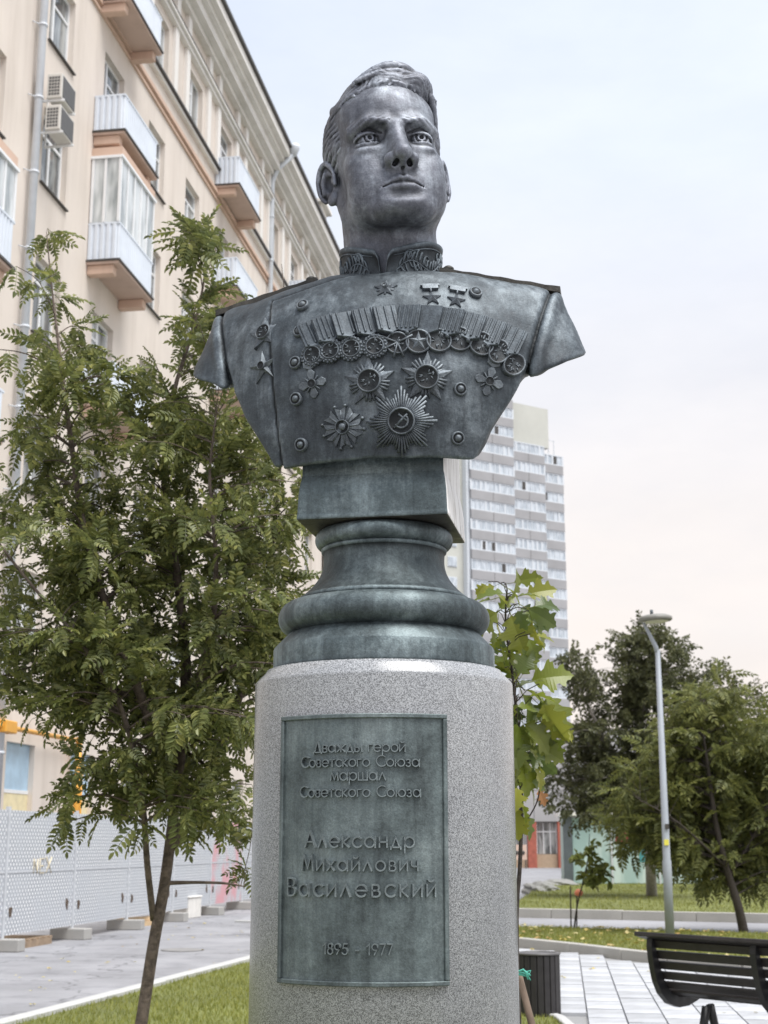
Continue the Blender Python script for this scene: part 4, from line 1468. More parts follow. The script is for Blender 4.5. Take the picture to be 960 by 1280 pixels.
def facade():
    xs, zs = [S0], [0.0]
    for c in COLS:
        xs += [c, c + WW]
    xs.append(S1)
    for a, b in allrows:
        zs += [a, b]
    zs.append(27.0)
    V, F = [], []
    dpt = 0.22
    for i in range(len(xs) - 1):
        for j in range(len(zs) - 1):
            x0, x1, z0, z1 = xs[i], xs[i + 1], zs[j], zs[j + 1]
            b = len(V)
            if i % 2 == 1 and j % 2 == 1:
                V += [(x0, 0, z0), (x1, 0, z0), (x1, 0, z1), (x0, 0, z1), (x0, dpt, z0), (x1, dpt, z0), (x1, dpt, z1), (x0, dpt, z1)]
                F += [(b, b + 1, b + 5, b + 4), (b + 1, b + 2, b + 6, b + 5), (b + 2, b + 3, b + 7, b + 6), (b + 3, b, b + 4, b + 7)]
            else:
                V += [(x0, 0, z0), (x1, 0, z0), (x1, 0, z1), (x0, 0, z1)]
                F.append((b, b + 1, b + 2, b + 3))
    b = len(V)
    V += [(S0, 0, 0), (S0, 14, 0), (S0, 14, 27), (S0, 0, 27), (S1, 0, 0), (S1, 14, 0), (S1, 14, 27), (S1, 0, 27)]
    F += [(b, b + 3, b + 2, b + 1), (b + 4, b + 5, b + 6, b + 7), (b + 3, b + 7, b + 6, b + 2), (b + 1, b + 2, b + 6, b + 5)]
    me = mesh_from('wall', V, F)
    me.validate()
    return obj('wall', me, STUC, blg)
facade()
def window_meshes(h, style):
    f = MB()
    t = 0.075
    f.box(0, t, 0.14, 0.21, 0, h); f.box(WW - t, WW, 0.14, 0.21, 0, h)
    f.box(t, WW - t, 0.142, 0.208, 0, t); f.box(t, WW - t, 0.142, 0.208, h - t, h)
    if style == 0:
        f.box(WW * 0.5 - 0.045, WW * 0.5 + 0.045, 0.138, 0.206, t, h - t)
        f.box(t, WW * 0.5 - 0.045, 0.144, 0.204, h * 0.68, h * 0.68 + 0.06)
    elif style == 1:
        f.box(WW * 0.36 - 0.045, WW * 0.36 + 0.045, 0.138, 0.206, t, h - t)
        f.box(WW * 0.36 + 0.045, WW - t, 0.144, 0.204, h * 0.66, h * 0.66 + 0.06)
    else:
        f.box(t, WW - t, 0.138, 0.206, h * 0.7, h * 0.7 + 0.07)
        f.box(WW * 0.5 - 0.045, WW * 0.5 + 0.045, 0.144, 0.204, t, h * 0.7)
    g = MB().box(0.03, WW - 0.03, 0.175, 0.2, 0.03, h - 0.03)
    s_ = MB().box(-0.06, WW + 0.06, -0.07, 0.135, -0.035, -0.004)
    a, b, c = f.mesh('window'), g.mesh('pane'), s_.mesh('sill')
    a.materials.append(WHITE); b.materials.append(GLASS); c.materials.append(DARKM)
    return a, b, c
WM = {(round(h, 2), k): window_meshes(h, k) for h in (WH, 1.55) for k in range(3)}
rd = random.Random(2)
for ci, c in enumerate(COLS):
    for ri, (z0, z1) in enumerate(allrows):
        if z0 < 3 and ci in (6, 7):
            continue
        if ci > 14 and z0 < 14:
            continue
        a, b, s_ = WM[(round(z1 - z0, 2), rd.randrange(3))]
        o = obj('window', a, None, blg)
        o.location = (c, 0, z0)
        obj('pane', b, None, o)
        if z0 < 22:
            obj('sill', s_, None, o)
# ground floor windows behind film
for c in (COLS[6], COLS[7]):
    z0, z1 = rows[-1]
    fo = MB().box(0, WW, 0.12, 0.18, 0.62, z1 - z0).build('film_window', FILM, blg)
    fo.location = (c, 0, z0)
    lo = MB().box(0, WW, 0.11, 0.17, 0, 0.55).build('lower_panel', plain('pale_yellow_panel', (0.75, 0.66, 0.42), 0.6), fo)
    MB().box(0, WW, 0.10, 0.17, 0.55, 0.62).build('frame_bar', WHITE, fo)
# trim: string courses, ledge, pilasters, frieze, cornice
def course(name, z0, z1, out, mat, s0=S0, s1=S1, step=None):
    MB().box(s0, s1, -out, 0.05, z0, z1).build(name, mat, blg, 0.01, 1)
course('string_course', 21.66, 21.74, 0.06, PEACH)
course('string_course', 21.84, 21.98, 0.10, PEACH)
course('ledge', 22.50, 22.62, 0.12, CREAM)
course('ledge', 22.62, 22.70, 0.20, DARKM)
course('architrave', 24.86, 24.98, 0.16, CREAM)
course('architrave', 25.00, 25.10, 0.24, CREAM)
course('architrave', 25.102, 25.125, 0.26, DARKM)
course('cornice', 25.95, 26.12, 0.22, CREAM)
course('cornice', 26.122, 26.45, 0.45, CREAM)
course('cornice', 26.452, 26.62, 0.62, CREAM)
course('cornice', 26.622, 26.95, 0.82, CREAM)
course('roof_edge', 26.952, 27.08, 0.92, DARKM)
course('plinth', 0, 0.9, 0.08, stucco('grey_plinth', (0.45, 0.42, 0.38)))
pil = MB().box(0, 0.34, -0.10, 0.03, 22.705, 24.855).mesh('pilaster'); pil.materials.append(CREAM)
pil2 = MB().box(0, 0.34, -0.12, 0.03, 25.13, 25.945).mesh('frieze_pilaster'); pil2.materials.append(CREAM)
for c in COLS:
    for dx in (-0.62, -1.78):
        o = obj('pilaster', pil, None, blg); o.location.x = c + dx + 0.05
        o = obj('frieze_pilaster', pil2, None, blg); o.location.x = c + dx + 0.05
# roof, vent
ro = MB()
ro.prism([(-0.9, 0), (14, 0), (5, 3.0)], S0, S1, Matrix(((0, 0, 1, 0), (1, 0, 0, 0), (0, 1, 0, 27.085), (0, 0, 0, 1))))
roof = ro.build('roof', DARKM, blg)
v_ = MB(); v_.box(57.2, 58.4, -0.5, 0.6, 27.1, 28.3); v_.box(57.0, 58.6, -0.7, 0.8, 28.302, 28.45)
v_.build('dormer', CREAM, roof)
# corrugated balconies
def corrugated(m, p0, p1, z0, z1, pitch=0.14, dep=0.035):
    p0, p1 = Vector(p0), Vector(p1)
    d = (p1 - p0); L = d.length; d.normalize()
    nr = Vector((d.y, -d.x))
    n = max(2, round(L / pitch))
    prof = []
    for i in range(n):
        for t, o_ in ((0.0, 0), (0.18, dep), (0.62, dep), (0.80, 0)):
            prof.append(p0 + d * (L * (i + t) / n) + nr * o_)
    prof.append(p1)
    V, F = [], []
    for q in prof:
        V += [(q.x, q.y, z0), (q.x, q.y, z1)]
    for i in range(len(prof) - 1):
        F += [(2 * i, 2 * i + 2, 2 * i + 3, 2 * i + 1)]
    m.add(V, F)
def balcony(s0, s1, zb, p=0.75, glazed=False, top=None, par=0.95):
    sl = MB().box(s0 - 0.04, s1 + 0.04, -p - 0.05, -0.001, zb - 0.06, zb).build('balcony', SOFF, blg)
    MB().box(s0 - 0.07, s1 + 0.07, -p - 0.09, -0.002, zb + 0.002, zb + 0.05).build('slab_edge', DARKM, sl)
    m = MB()
    for a in (s0 + 0.02, s1 - 0.26):
        m2 = MB().box(a, a + 0.24, -p * 0.88, -0.003, zb - 0.30, zb - 0.062)
        m2.build('bracket', PEACH, sl, 0.02, 1)
    c = MB()
    corrugated(c, (s0, -0.002), (s0, -p), zb + 0.055, zb + par)
    corrugated(c, (s0, -p), (s1, -p), zb + 0.055, zb + par)
    corrugated(c, (s1, -p), (s1, -0.002), zb + 0.055, zb + par)
    c.build('cladding', CLAD, sl)
    r_ = MB()
    for a, b, y0, y1 in ((s0 - 0.03, s0 + 0.04, -p - 0.04, -0.004), (s1 - 0.04, s1 + 0.03, -p - 0.04, -0.004), (s0 + 0.042, s1 - 0.042, -p - 0.042, -p + 0.03)):
        r_.box(a, b, y0, y1, zb + par + 0.002, zb + par + 0.05)
    r_.build('rail', CLAD, sl)
    if glazed:
        z0, z1 = zb + par + 0.06, top
        n = 5
        for i in range(n + 1):
            x = s0 + (s1 - s0) * i / n
            MB().box(x - 0.04, x + 0.04, -p - 0.02, -p + 0.04, z0, z1).build('mullion', WHITE, sl)
        for a in (s0, s1):
            for y in (-p * 0.5, -0.06):
                MB().box(a - 0.035, a + 0.035, y - 0.035, y + 0.035, z0, z1).build('mullion', WHITE, sl)
        for i in range(n):
            a, b = s0 + (s1 - s0) * i / n + 0.045, s0 + (s1 - s0) * (i + 1) / n - 0.045
            MB().box(a, b, -p, -p + 0.02, z0, z1 - 0.002).build('glass_pane', GLASSB, sl)
        for a in (s0, s1):
            for y0, y1 in ((-p + 0.045, -p * 0.5 - 0.04), (-p * 0.5 + 0.04, -0.1)):
                MB().box(a - 0.01, a + 0.01, y0, y1, z0, z1 - 0.002).build('glass_pane', GLASSB, sl)
        MB().box(s0 - 0.06, s1 + 0.06, -p - 0.06, -0.003, z1 + 0.002, z1 + 0.07).build('head_rail', WHITE, sl)
        MB().box(s0 - 0.02, s1 + 0.02, -p - 0.02, -0.004, z1 + 0.074, z1 + 0.30).build('lintel', PEACH, sl)
balcony(32.0, 34.5, 21.95)
balcony(32.0, 34.5, 18.36)
balcony(32.0, 34.5, 15.0, glazed=True, top=17.66)
balcony(32.0, 34.5, 11.5)
balcony(42.65, 45.4, 22.1)
balcony(42.65, 45.4, 18.62)
balcony(42.65, 45.4, 15.2)
balcony(53.1, 55.6, 22.1)
balcony(53.1, 55.6, 18.62)
balcony(23.7, 26.15, 12.35, glazed=True, top=14.4)
balcony(23.7, 26.15, 8.9)
# drainpipes
def drain(s_):
    m = MB()
    m.tube([(s_, -0.16, 0.3), (s_, -0.16, 25.7), (s_, -0.35, 26.2), (s_, -0.95, 26.75)], 0.085, 12)
    m.lathe([(0.09, 26.7), (0.2, 27.0), (0.2, 27.12), (0.1, 27.13)], 12, (s_, -0.98))
    o = m.build('drainpipe', PIPE, blg)
    for z in np.arange(1.5, 25, 1.75):
        MB().lathe([(0.105, float(z)), (0.105, float(z) + 0.05)], 12, (s_, -0.16)).tube([(s_, -0.16, float(z) + .025), (s_ - .22, -0.002, float(z) + .025)], 0.012, 6).build('pipe_clamp', PIPE, o)
drain(28.35)
drain(49.75)
# yellow gas pipes on the ground floor wall
gp = MB(); gp.tube([(24, -0.22, 3.78), (32.42, -0.22, 3.78)], 0.05, 10)
gp.tube([(32.44, -0.22, 3.86), (32.44, -0.22, 0.9)], 0.07, 10)
gpo = gp.build('gas_pipe', YELLOW, blg)
MB().tube([(32.7, -0.22, 3.3), (32.7, -0.22, 0.9)], 0.028, 8).build('riser', YELLOW, gpo)
MB().box(28.2, 28.75, -0.34, -0.12, 3.66, 3.9).build('pipe_valve', YELLOW, gpo, 0.02, 1)
# two condenser units on wall brackets
def ac(s0, z0, label):
    ux = thing('air_conditioner', label, 'air conditioner', blg.matrix_basis @ Vector((s0, -0.30, z0)), R(90) - PHI, 'condenser units by the drainpipe')
    W_, H_, D_ = 0.80, 0.58, 0.34
    body = plain('condenser_casing', (0.62, 0.60, 0.56), 0.5, 0.05) if 'condenser_casing' not in MATS else MATS['condenser_casing']
    dk = MATS.get('condenser_grille') or plain('condenser_grille', (0.10, 0.10, 0.10), 0.6)
    MB().box(0, W_, -D_, 0, 0, H_).build('casing', body, ux, 0.015, 2)
    MB().box(0.06, W_ - 0.05, -D_ - 0.012, -D_ - 0.001, 0.04, H_ - 0.05).build('fan_grille', dk, ux)
    g_ = MB()
    for i in range(6):
        for j in range(4):
            g_.box(-0.006, -0.001, -D_ + 0.05 + j * 0.065, -D_ + 0.10 + j * 0.065, 0.06 + i * 0.078, 0.115 + i * 0.078)
    g_.build('side_vents', dk, ux)
    for a in (0.06, W_ - 0.1):
        MB().box(a, a + 0.04, -D_ - 0.04, 0.295, -0.05, -0.004).box(a + 0.001, a + 0.039, 0.255, 0.294, -0.0035, 0.45).build('bracket', WHITE, ux)
bpy.context.view_layer.update()
ac(28.42, 17.30, 'grey condenser unit on the peach wall, upper of two on the drainpipe')
ac(28.42, 16.55, 'grey condenser unit on the peach wall, lower of two on the drainpipe')

# ------------------------------------------------------------------ site fence in front of the building
def fence_mat(name, splash=None):
    m, n, b = newmat(name)
    t = N(n, 'ShaderNodeTexCoord')
    mp_ = N(n, 'ShaderNodeMapping')
    mp_.inputs['Rotation'].default_value = (0, R(45), 0)
    mp_.inputs['Scale'].default_value = (12.5, 12.5, 12.5)
    n.links.new(t.outputs['Object'], mp_.inputs[0])
    sx = N(n, 'ShaderNodeSeparateXYZ'); n.links.new(mp_.outputs[0], sx.inputs[0])
    outs = []
    for ax in ('X', 'Z'):
        fr = N(n, 'ShaderNodeMath', operation='PINGPONG'); fr.inputs[1].default_value = 0.5
        n.links.new(sx.outputs[ax], fr.inputs[0])
        outs.append(fr.outputs[0])
    mn = N(n, 'ShaderNodeMath', operation='MINIMUM')
    n.links.new(outs[0], mn.inputs[0]); n.links.new(outs[1], mn.inputs[1])
    v = coords(n)
    wear = noise(n, v, 1.3, 5, 0.65)
    hole = ramp(n, mn.outputs[0], [(0.20, (0, 0, 0)), (0.27, (1, 1, 1))])
    base = ramp(n, wear, [(0.3, (0.32, 0.34, 0.38)), (0.7, (0.47, 0.495, 0.53))])
    hw = ramp(n, wear, [(0.42, (0.88, 0.89, 0.89)), (0.66, (0.58, 0.605, 0.64))])
    c = mix(n, hole, base, hw)
    if splash:
        f = noise(n, coords(n, (1, 1, 0.6)), 1.5, 5, 0.6)
        c = mix(n, ramp(n, f, [(0.46, (0, 0, 0)), (0.58, (0.8, 0.8, 0.8))]), c, splash)
    n.links.new(c, b.inputs['Base Color'])
    b.inputs['Roughness'].default_value = 0.45
    bump(n, b, hole, 0.4, 0.01)
    return m
FEN = fence_mat('fence_sheet')
FENR = fence_mat('fence_sheet_red', (0.68, 0.30, 0.33))
POSTM = plain('fence_post', (0.55, 0.57, 0.60), 0.45)
BLOCK = speckled('concrete_block', (0.40, 0.39, 0.37))
RUST = plain('worn_hole', (0.10, 0.07, 0.05), 0.9)
GRAF = plain('yellow_graffiti', (0.62, 0.55, 0.40), 0.6)
FEO = -9.06
fen = thing('site_fence', 'temporary fence of pale grey perforated metal sheets in front of the building', 'fence', (FEO, 0, 0), R(90) - PHI)
FS = [s / math.cos(PHI) for s in (5.2, 8.0, 10.8, 13.6, 16.4, 19.2, 21.95, 24.75, 27.5, 30.3, 33.1, 35.9, 38.7, 41.5, 44.3)]
for i, s_ in enumerate(FS):
    MB().box(s_ - 0.035, s_ + 0.035, 0.0, 0.06, 0.05, 2.10).build('post', POSTM, fen)
    if i < len(FS) - 1:
        s2 = FS[i + 1]
        pm = MB().box(0.045, s2 - s_ - 0.045, 0.02, 0.035, 0.22, 2.05)
        po = pm.build('panel', FENR if i == 10 else FEN, fen)
        po.location = (s_, 0, 0)
        MB().box(0.045, s2 - s_ - 0.045, 0.012, 0.019, 1.12, 1.15).build('panel_seam', POSTM, po)
        for k, (x, z) in enumerate(((0.25, 0.55), (s2 - s_ - 0.28, 0.58))):
            q = [(x + 0.055 * math.cos(t) * (1 + 0.3 * math.sin(3 * t + i)), z + 0.10 * math.sin(t) * (1 + 0.3 * math.cos(2 * t + k))) for t in np.linspace(0, 6.0, 12)]
            MB().prism([(float(a), float(b)) for a, b in q], -0.018, -0.012, Matrix(((1, 0, 0, 0), (0, 0, 1, 0.03), (0, 1, 0, 0), (0, 0, 0, 1)))).build('worn_hole', RUST, po)
        if i == 6:                                                        # faint yellow lettering
            for pts in ([(1.05, 1.10), (1.05, 1.32), (1.2, 1.10), (1.2, 1.32)], [(1.48, 1.10), (1.30, 1.10), (1.30, 1.32), (1.48, 1.32)], [(1.30, 1.21), (1.45, 1.21)], [(1.56, 1.10), (1.78, 1.34)], [(1.56, 1.34), (1.78, 1.10)]):
                MB().tube([(a, 0.014, b) for a, b in pts], 0.011, 6).build('graffiti_letter', GRAF, po)
blk_me = MB().box(-0.33, 0.33, -0.13, 0.13, 0, 0.18).mesh('concrete_block'); blk_me.materials.append(BLOCK)
bpy.context.view_layer.update()
lab = ['first', 'second', 'third']
for i, s_ in enumerate(FS):
    p = fen.matrix_basis @ Vector((s_, 0.03, 0))
    o = bpy.data.objects.new('concrete_block', blk_me)
    link(o)
    md = o.modifiers.new('bevel', 'BEVEL'); md.width = 0.015; md.segments = 2
    o.location = p
    o.rotation_euler = (0, 0, R(90) - PHI + R(75 + (i * 37) % 23))
    tag(o, 'grey concrete ballast block under a post of the metal site fence', 'block', 'ballast blocks under the fence')
# timber and pallets lying under the fence
WOOD = plain('weathered_timber', (0.30, 0.22, 0.15), 0.85, 0.25, 8)
p = fen.matrix_basis @ Vector((FS[6] + 1.2, 0.35, 0))
pal = thing('wooden_pallet', 'dark weathered wooden pallet lying under the metal fence', 'pallet', p, R(90) - PHI)
for k in range(3):
    MB().box(-0.6, 0.6, -0.4 + 0.36 * k, -0.3 + 0.36 * k, 0, 0.10).build('bearer', WOOD, pal)
for k in range(6):
    MB().box(-0.6 + 0.22 * k, -0.48 + 0.22 * k, -0.4, 0.42, 0.102, 0.125).build('board', WOOD, pal)
p = fen.matrix_basis @ Vector((FS[8] + 1.1, 0.2, 0))
tag(MB().box(-0.7, 0.7, -0.1, 0.1, 0, 0.09, Matrix.Translation(p) @ Matrix.Rotation(R(60), 4, 'Z')).box(-0.6, 0.65, -0.09, 0.06, 0.095, 0.17, Matrix.Translation(p) @ Matrix.Rotation(R(66), 4, 'Z')).build('timber_beams', plain('fresh_timber', (0.55, 0.40, 0.24), 0.8, 0.15, 8)), 'pair of pale timber beams lying under the metal fence', 'timber')
p = fen.matrix_basis @ Vector((FS[9] + 1.5, 0.2, 0))
tag(MB().box(-0.35, 0.35, -0.25, 0.25, 0, 0.42, Matrix.Translation(p) @ Matrix.Rotation(R(75), 4, 'Z')).box(-0.37, 0.37, -0.27, 0.27, 0.423, 0.46, Matrix.Translation(p) @ Matrix.Rotation(R(75), 4, 'Z')).build('foam_box', plain('pale_foam', (0.72, 0.70, 0.66), 0.8), bevel=0.02), 'pale beige box standing under the metal fence', 'box')
tag(MB().lathe([(0.32, 0.002), (0.32, 0.012), (0.26, 0.014), (0.25, 0.010), (0.02, 0.011)], 28).build('manhole_cover', plain('cast_iron', (0.24, 0.235, 0.23), 0.7)), 'round iron manhole cover in the asphalt pavement by the lawn', 'manhole')
bpy.data.objects['manhole_cover'].location = gpt(228, 1188)

# ------------------------------------------------------------------ tower block
TU = Vector((math.sin(R(57)), math.cos(R(57)), 0))
T0 = Vector((17.95, 190, 0))
SPAN = plain('grey_concrete_panel', (0.33, 0.328, 0.335), 0.85, 0.12, 0.25)
BEIG = plain('beige_concrete_panel', (0.50, 0.505, 0.46), 0.85, 0.08, 0.25)
LOGG = glassmat('loggia_glass', (0.40, 0.45, 0.50), 0.25, (0.58, 0.63, 0.68))
LOGW = plain('loggia_frame', (0.60, 0.635, 0.67), 0.5, 0.05)
tow = thing('tower_block', 'tall grey tower block with bands of white glazed loggias behind the trees', 'building', T0, math.atan2(TU.y, TU.x))
MB().box(-7.5, -0.02, 0.35, 14, 0, 64.0).build('core', SPAN, tow)
MB().box(0.02, 5.9, 1.0, 14, 0, 56.2).build('core', SPAN, tow)
MB().box(5.92, 9.7, 1.6, 13, 0, 55.2).build('core', SPAN, tow)
MB().box(0.03, 7.2, 1.1, 12, 56.21, 62.0).build('penthouse', BEIG, tow)
MB().box(-2.0, 1.2, 4, 9, 62.1, 65.4).build('lift_house', BEIG, tow)
fl = MB().box(-14.5, -7.55, 1.2, 13, 0, 60).build('stair_wing', BEIG, tow)
MB().box(-8.0, -7.52, 0.3, 1.19, 0, 61).build('stair_strip', LOGW, tow)
def band(x0, x1, y0, zt, n, npan, gl, sp):
    rd = random.Random(int(x0 * 10))
    for i in range(n):
        z = zt - 2.75 * i
        a = MB().box(x0 + 0.02, x1 - 0.02, y0 - 0.10, y0 + 0.3, z - 1.25, z - 0.01).build('spandrel', SPAN, tow)
        for k in range(1, sp):
            xx = x0 + (x1 - x0) * k / sp
            MB().box(xx - 0.03, xx + 0.03, y0 - 0.11, y0 - 0.09, z - 1.24, z - 0.02).build('joint', DARKM, a) if i < 12 else None
        w_ = MB().box(x0 + 0.02, x1 - 0.02, y0 + 0.05, y0 + 0.28, z, z + 1.49).build('loggia_window', LOGG, tow)
        f = MB()
        for k in range(npan + 1):
            xx = x0 + 0.04 + (x1 - x0 - 0.08) * k / npan
            wd = 0.05 if rd.random() < 0.7 else 0.16
            f.box(xx - wd, xx + wd, y0 - 0.02, y0 + 0.049, z + 0.002, z + 1.48)
        f.box(x0 + 0.02, x1 - 0.02, y0 - 0.025, y0 + 0.04, z + 0.001, z + 0.16)
        f.box(x0 + 0.02, x1 - 0.02, y0 - 0.025, y0 + 0.04, z + 1.33, z + 1.485)
        f.build('frame', LOGW, w_)
        for k in range(npan):
            if rd.random() < 0.05:
                xx = x0 + (x1 - x0) * (k + 0.5) / npan
                MB().box(xx - 0.28, xx + 0.28, y0 - 0.01, y0 + 0.045, z + 0.18, z + 1.3).build('open_sash', MATS['dark_sheet_metal'], w_)
band(-7.5, -0.02, 0.0, 61.8, 21, 9, 0, 2)
band(0.02, 5.9, 0.55, 54.7, 18, 7, 0, 2)
band(5.92, 9.7, 1.1, 53.9, 18, 4, 0, 1)
# railings of the roof terrace
r_ = MB()
for k in range(9):
    r_.box(0.3 + k * 1.0, 0.38 + k * 1.0, 1.3, 1.38, 56.2 if k < 5 else 55.2, 57.5)
r_.box(0.3, 8.5, 1.3, 1.37, 57.5, 57.58)
r_.build('roof_railing', LOGW, tow)
for i in range(19):
    z = 58 - 2.75 * i
    for x in (-13.4, -10.6):
        w_ = MB().box(x, x + 1.5, 1.12, 1.19, z - 1.4, z).build('window', LOGW, fl)
        MB().box(x + 0.12, x + 1.38, 1.06, 1.11, z - 1.28, z - 0.12).build('pane', LOGG, w_)

# ------------------------------------------------------------------ low shop wing before the tower
BRICK = plain('red_brick', (0.42, 0.13, 0.09), 0.85, 0.2, 4)
shop = thing('shop_wing', 'low grey panelled wing with red brick piers and shop windows below', 'building', (6.0, 97, 0))
MB().box(-6, 22, 0.6, 14, 0, 9.2).build('core', plain('shop_dark', (0.14, 0.13, 0.13), 0.8), shop)
PANEL = plain('grey_cladding_panel', (0.43, 0.42, 0.42), 0.8, 0.08, 0.5)
for i in range(14):
    for j in range(3):
        MB().box(-6 + 2.0 * i + 0.015, -4 + 2.0 * i - 0.015, 0.0, 0.58, 3.0 + 2.05 * j, 5.02 + 2.05 * j).build('cladding_panel', PANEL, shop)
for i in range(14):
    x = -6 + 2.0 * i + 1.55
    MB().box(x, x + 0.58, -0.06, 0.59, 0, 2.98).build('pier', BRICK, shop)
    s_ = MB().box(x + 0.6, x + 1.98, 0.40, 0.58, 0.9, 2.96).build('shop_window', GLASS, shop)
    f = MB()
    for xx in (0.6, 1.04, 1.50, 1.92):
        f.box(x + xx, x + xx + 0.06, 0.33, 0.395, 0.9, 2.9)
    f.box(x + 0.6, x + 1.98, 0.325, 0.39, 2.3, 2.38)
    f.build('frame', WHITE, s_)
    MB().box(x + 0.6, x + 1.98, 0.2, 0.59, 0, 0.88).build('stall_riser', plain('beige_riser', (0.48, 0.36, 0.25), 0.8) if 'beige_riser' not in MATS else MATS['beige_riser'], shop)
bd = thing('notice_board', 'pale pink board with two dark round shapes before the shop windows', 'board', ypt(650, 1077, 95))
bd.location.z = 0.0
MB().box(-0.45, 0.45, 0, 0.06, 0.55, 1.5).build('board', plain('pink_board', (0.70, 0.52, 0.42), 0.7), bd)
for x in (-0.2, 0.2):
    MB().lathe([(0.13, 0.0), (0.13, 0.02), (0.02, 0.021)], 16, (x, 0), M=Matrix.Translation((0, -0.022, 1.0)) @ Matrix.Rotation(R(90), 4, 'X')).build('dark_disc', DARKM, bd)
MB().box(-0.4, -0.34, 0.01, 0.05, 0, 0.55).box(0.34, 0.4, 0.01, 0.05, 0, 0.55).build('legs', DARKM, bd)
# ------------------------------------------------------------------ kiosk of pale green glass
kp = gpt(700, 1104)
kio = thing('glass_kiosk', 'pale turquoise glass kiosk with a dark corner post and white roof edge', 'kiosk', (6.7, 54.5, 0.0), R(-4))
KG = glassmat('turquoise_glass', (0.40, 0.55, 0.54), 0.12, (0.60, 0.72, 0.70))
DG = plain('dark_grey_metal', (0.11, 0.13, 0.145), 0.5)
MB().box(0.02, 5.2, 0.4, 2.8, 0.1, 2.5).build('core', plain('kiosk_inside', (0.42, 0.55, 0.54), 0.6), kio)
for x in (0.0, 1.75, 3.5, 5.1):
    MB().box(x, x + (0.34 if x == 0 else 0.08), 0.25, 0.39, 0.02, 2.55).build('post', DG if x == 0 else LOGW, kio)
for x0, x1 in ((0.35, 1.74), (1.84, 3.49), (3.59, 5.09)):
    MB().box(x0, x1, 0.31, 0.37, 0.12, 2.5).build('glass_panel', KG, kio)
rf = MB().box(-0.15, 5.3, 0.1, 2.9, 2.56, 2.72).build('roof', WHITE, kio)
for k in range(7):
    MB().box(-0.1 + k * 0.75, 0.5 + k * 0.75, 0.06, 0.098, 2.6, 2.7).build('roof_light', plain('roof_strip', (0.85, 0.83, 0.78), 0.4) if 'roof_strip' not in MATS else MATS['roof_strip'], rf)
MB().box(1.95, 2.75, 0.295, 0.305, 1.55, 2.1).build('poster', plain('red_poster', (0.45, 0.06, 0.09), 0.5), kio, label='dark red poster')
MB().box(2.8, 3.1, 0.295, 0.305, 0.9, 1.7).build('poster', plain('teal_poster', (0.08, 0.30, 0.33), 0.5), kio, label='teal poster')
# rocks at the edge of the far lawn
def rock(name, loc, s, seed, label):
    rd = random.Random(seed)
    bm = bmesh.new()
    bmesh.ops.create_icosphere(bm, subdivisions=3, radius=1)
    for v in bm.verts:
        n = v.co.normalized()
        q = 1 + 0.22 * math.sin(3 * n.x + seed) * math.cos(2.5 * n.y + seed * 2) + 0.12 * math.sin(7 * n.z + 5 * n.x + seed)
        v.co = Vector((n.x * s[0] * q, n.y * s[1] * q, max(-0.1, n.z * s[2] * q)))
    me = bpy.data.meshes.new(name)
    bm.to_mesh(me); bm.free()
    o = obj(name, me, MATS.get('rock') or speckled('rock', (0.25, 0.25, 0.24), 0.3, 4))
    o.location = loc
    tag(o, label, 'rock')
rock('rock', gpt(672, 1118) + Vector((0, 0, 0.12)), (0.42, 0.4, 0.27), 1, 'rough grey rock at the corner of the far lawn')
rock('rock', gpt(699, 1110) + Vector((0, 0, 0.12)), (0.7, 0.4, 0.2), 4, 'low dark grey rock lying by the kiosk post')
rock('rock', gpt(684, 1117) + Vector((0, 0, 0.10)), (0.4, 0.3, 0.15), 7, 'small flat rock between two larger ones on the far lawn')
# ------------------------------------------------------------------ street lamp
LM = plain('lamp_steel', (0.33, 0.36, 0.40), 0.45, 0.05, 3)
lp = gpt(838, 1179); lp.z = 0.08
LK = (ypt(829, 774, lp.y).z - 0.08) / 5.63
lamp = thing('street_lamp', 'tall grey street lamp with a flat round head on the verge behind the bench', 'street lamp', lp)
MB().lathe([(0.080, 0), (0.080, 1.3), (0.068, 1.34), (0.046, 5.05), (0.03, 5.06)], 20).build('pole', LM, lamp)
MB().tube([(0, 0, 5.0), (-0.03, 0, 5.12), (-0.16, 0, 5.40), (-0.25, 0, 5.60)], [0.046, 0.042, 0.034, 0.028], 12).build('arm', LM, lamp)
hd_ = MB().lathe([(0.02, 5.585), (0.29, 5.59), (0.315, 5.61), (0.31, 5.66), (0.22, 5.70), (0.05, 5.715)], 32, (0, 0), M=Matrix.Translation((-0.02, 0, 5.6)) @ Matrix.Rotation(R(-3), 4, 'Y') @ Matrix.Translation((0, 0, -5.6))).build('lamp_head', plain('lamp_housing', (0.22, 0.215, 0.195), 0.5), lamp)
MB().lathe([(0.24, 5.578), (0.24, 5.583)], 32, (0, 0), M=Matrix.Translation((-0.02, 0, 5.6)) @ Matrix.Rotation(R(-3), 4, 'Y') @ Matrix.Translation((0, 0, -5.6))).build('diffuser', plain('lamp_diffuser', (0.75, 0.72, 0.62), 0.4), hd_)
MB().lathe([(0.03, 5.71), (0.03, 5.80), (0.012, 5.81)], 10, (-0.08, 0)).build('sensor', DG, hd_)
MB().box(-0.045, 0.035, -0.085, -0.05, 1.58, 1.68).build('sticker', plain('yellow_sticker', (0.78, 0.70, 0.10), 0.5), lamp, label='yellow sticker')
MB().box(-0.02, 0.05, -0.088, -0.07, 1.86, 1.95).build('mark', DARKM, lamp)

lamp.scale = (LK, LK, LK)

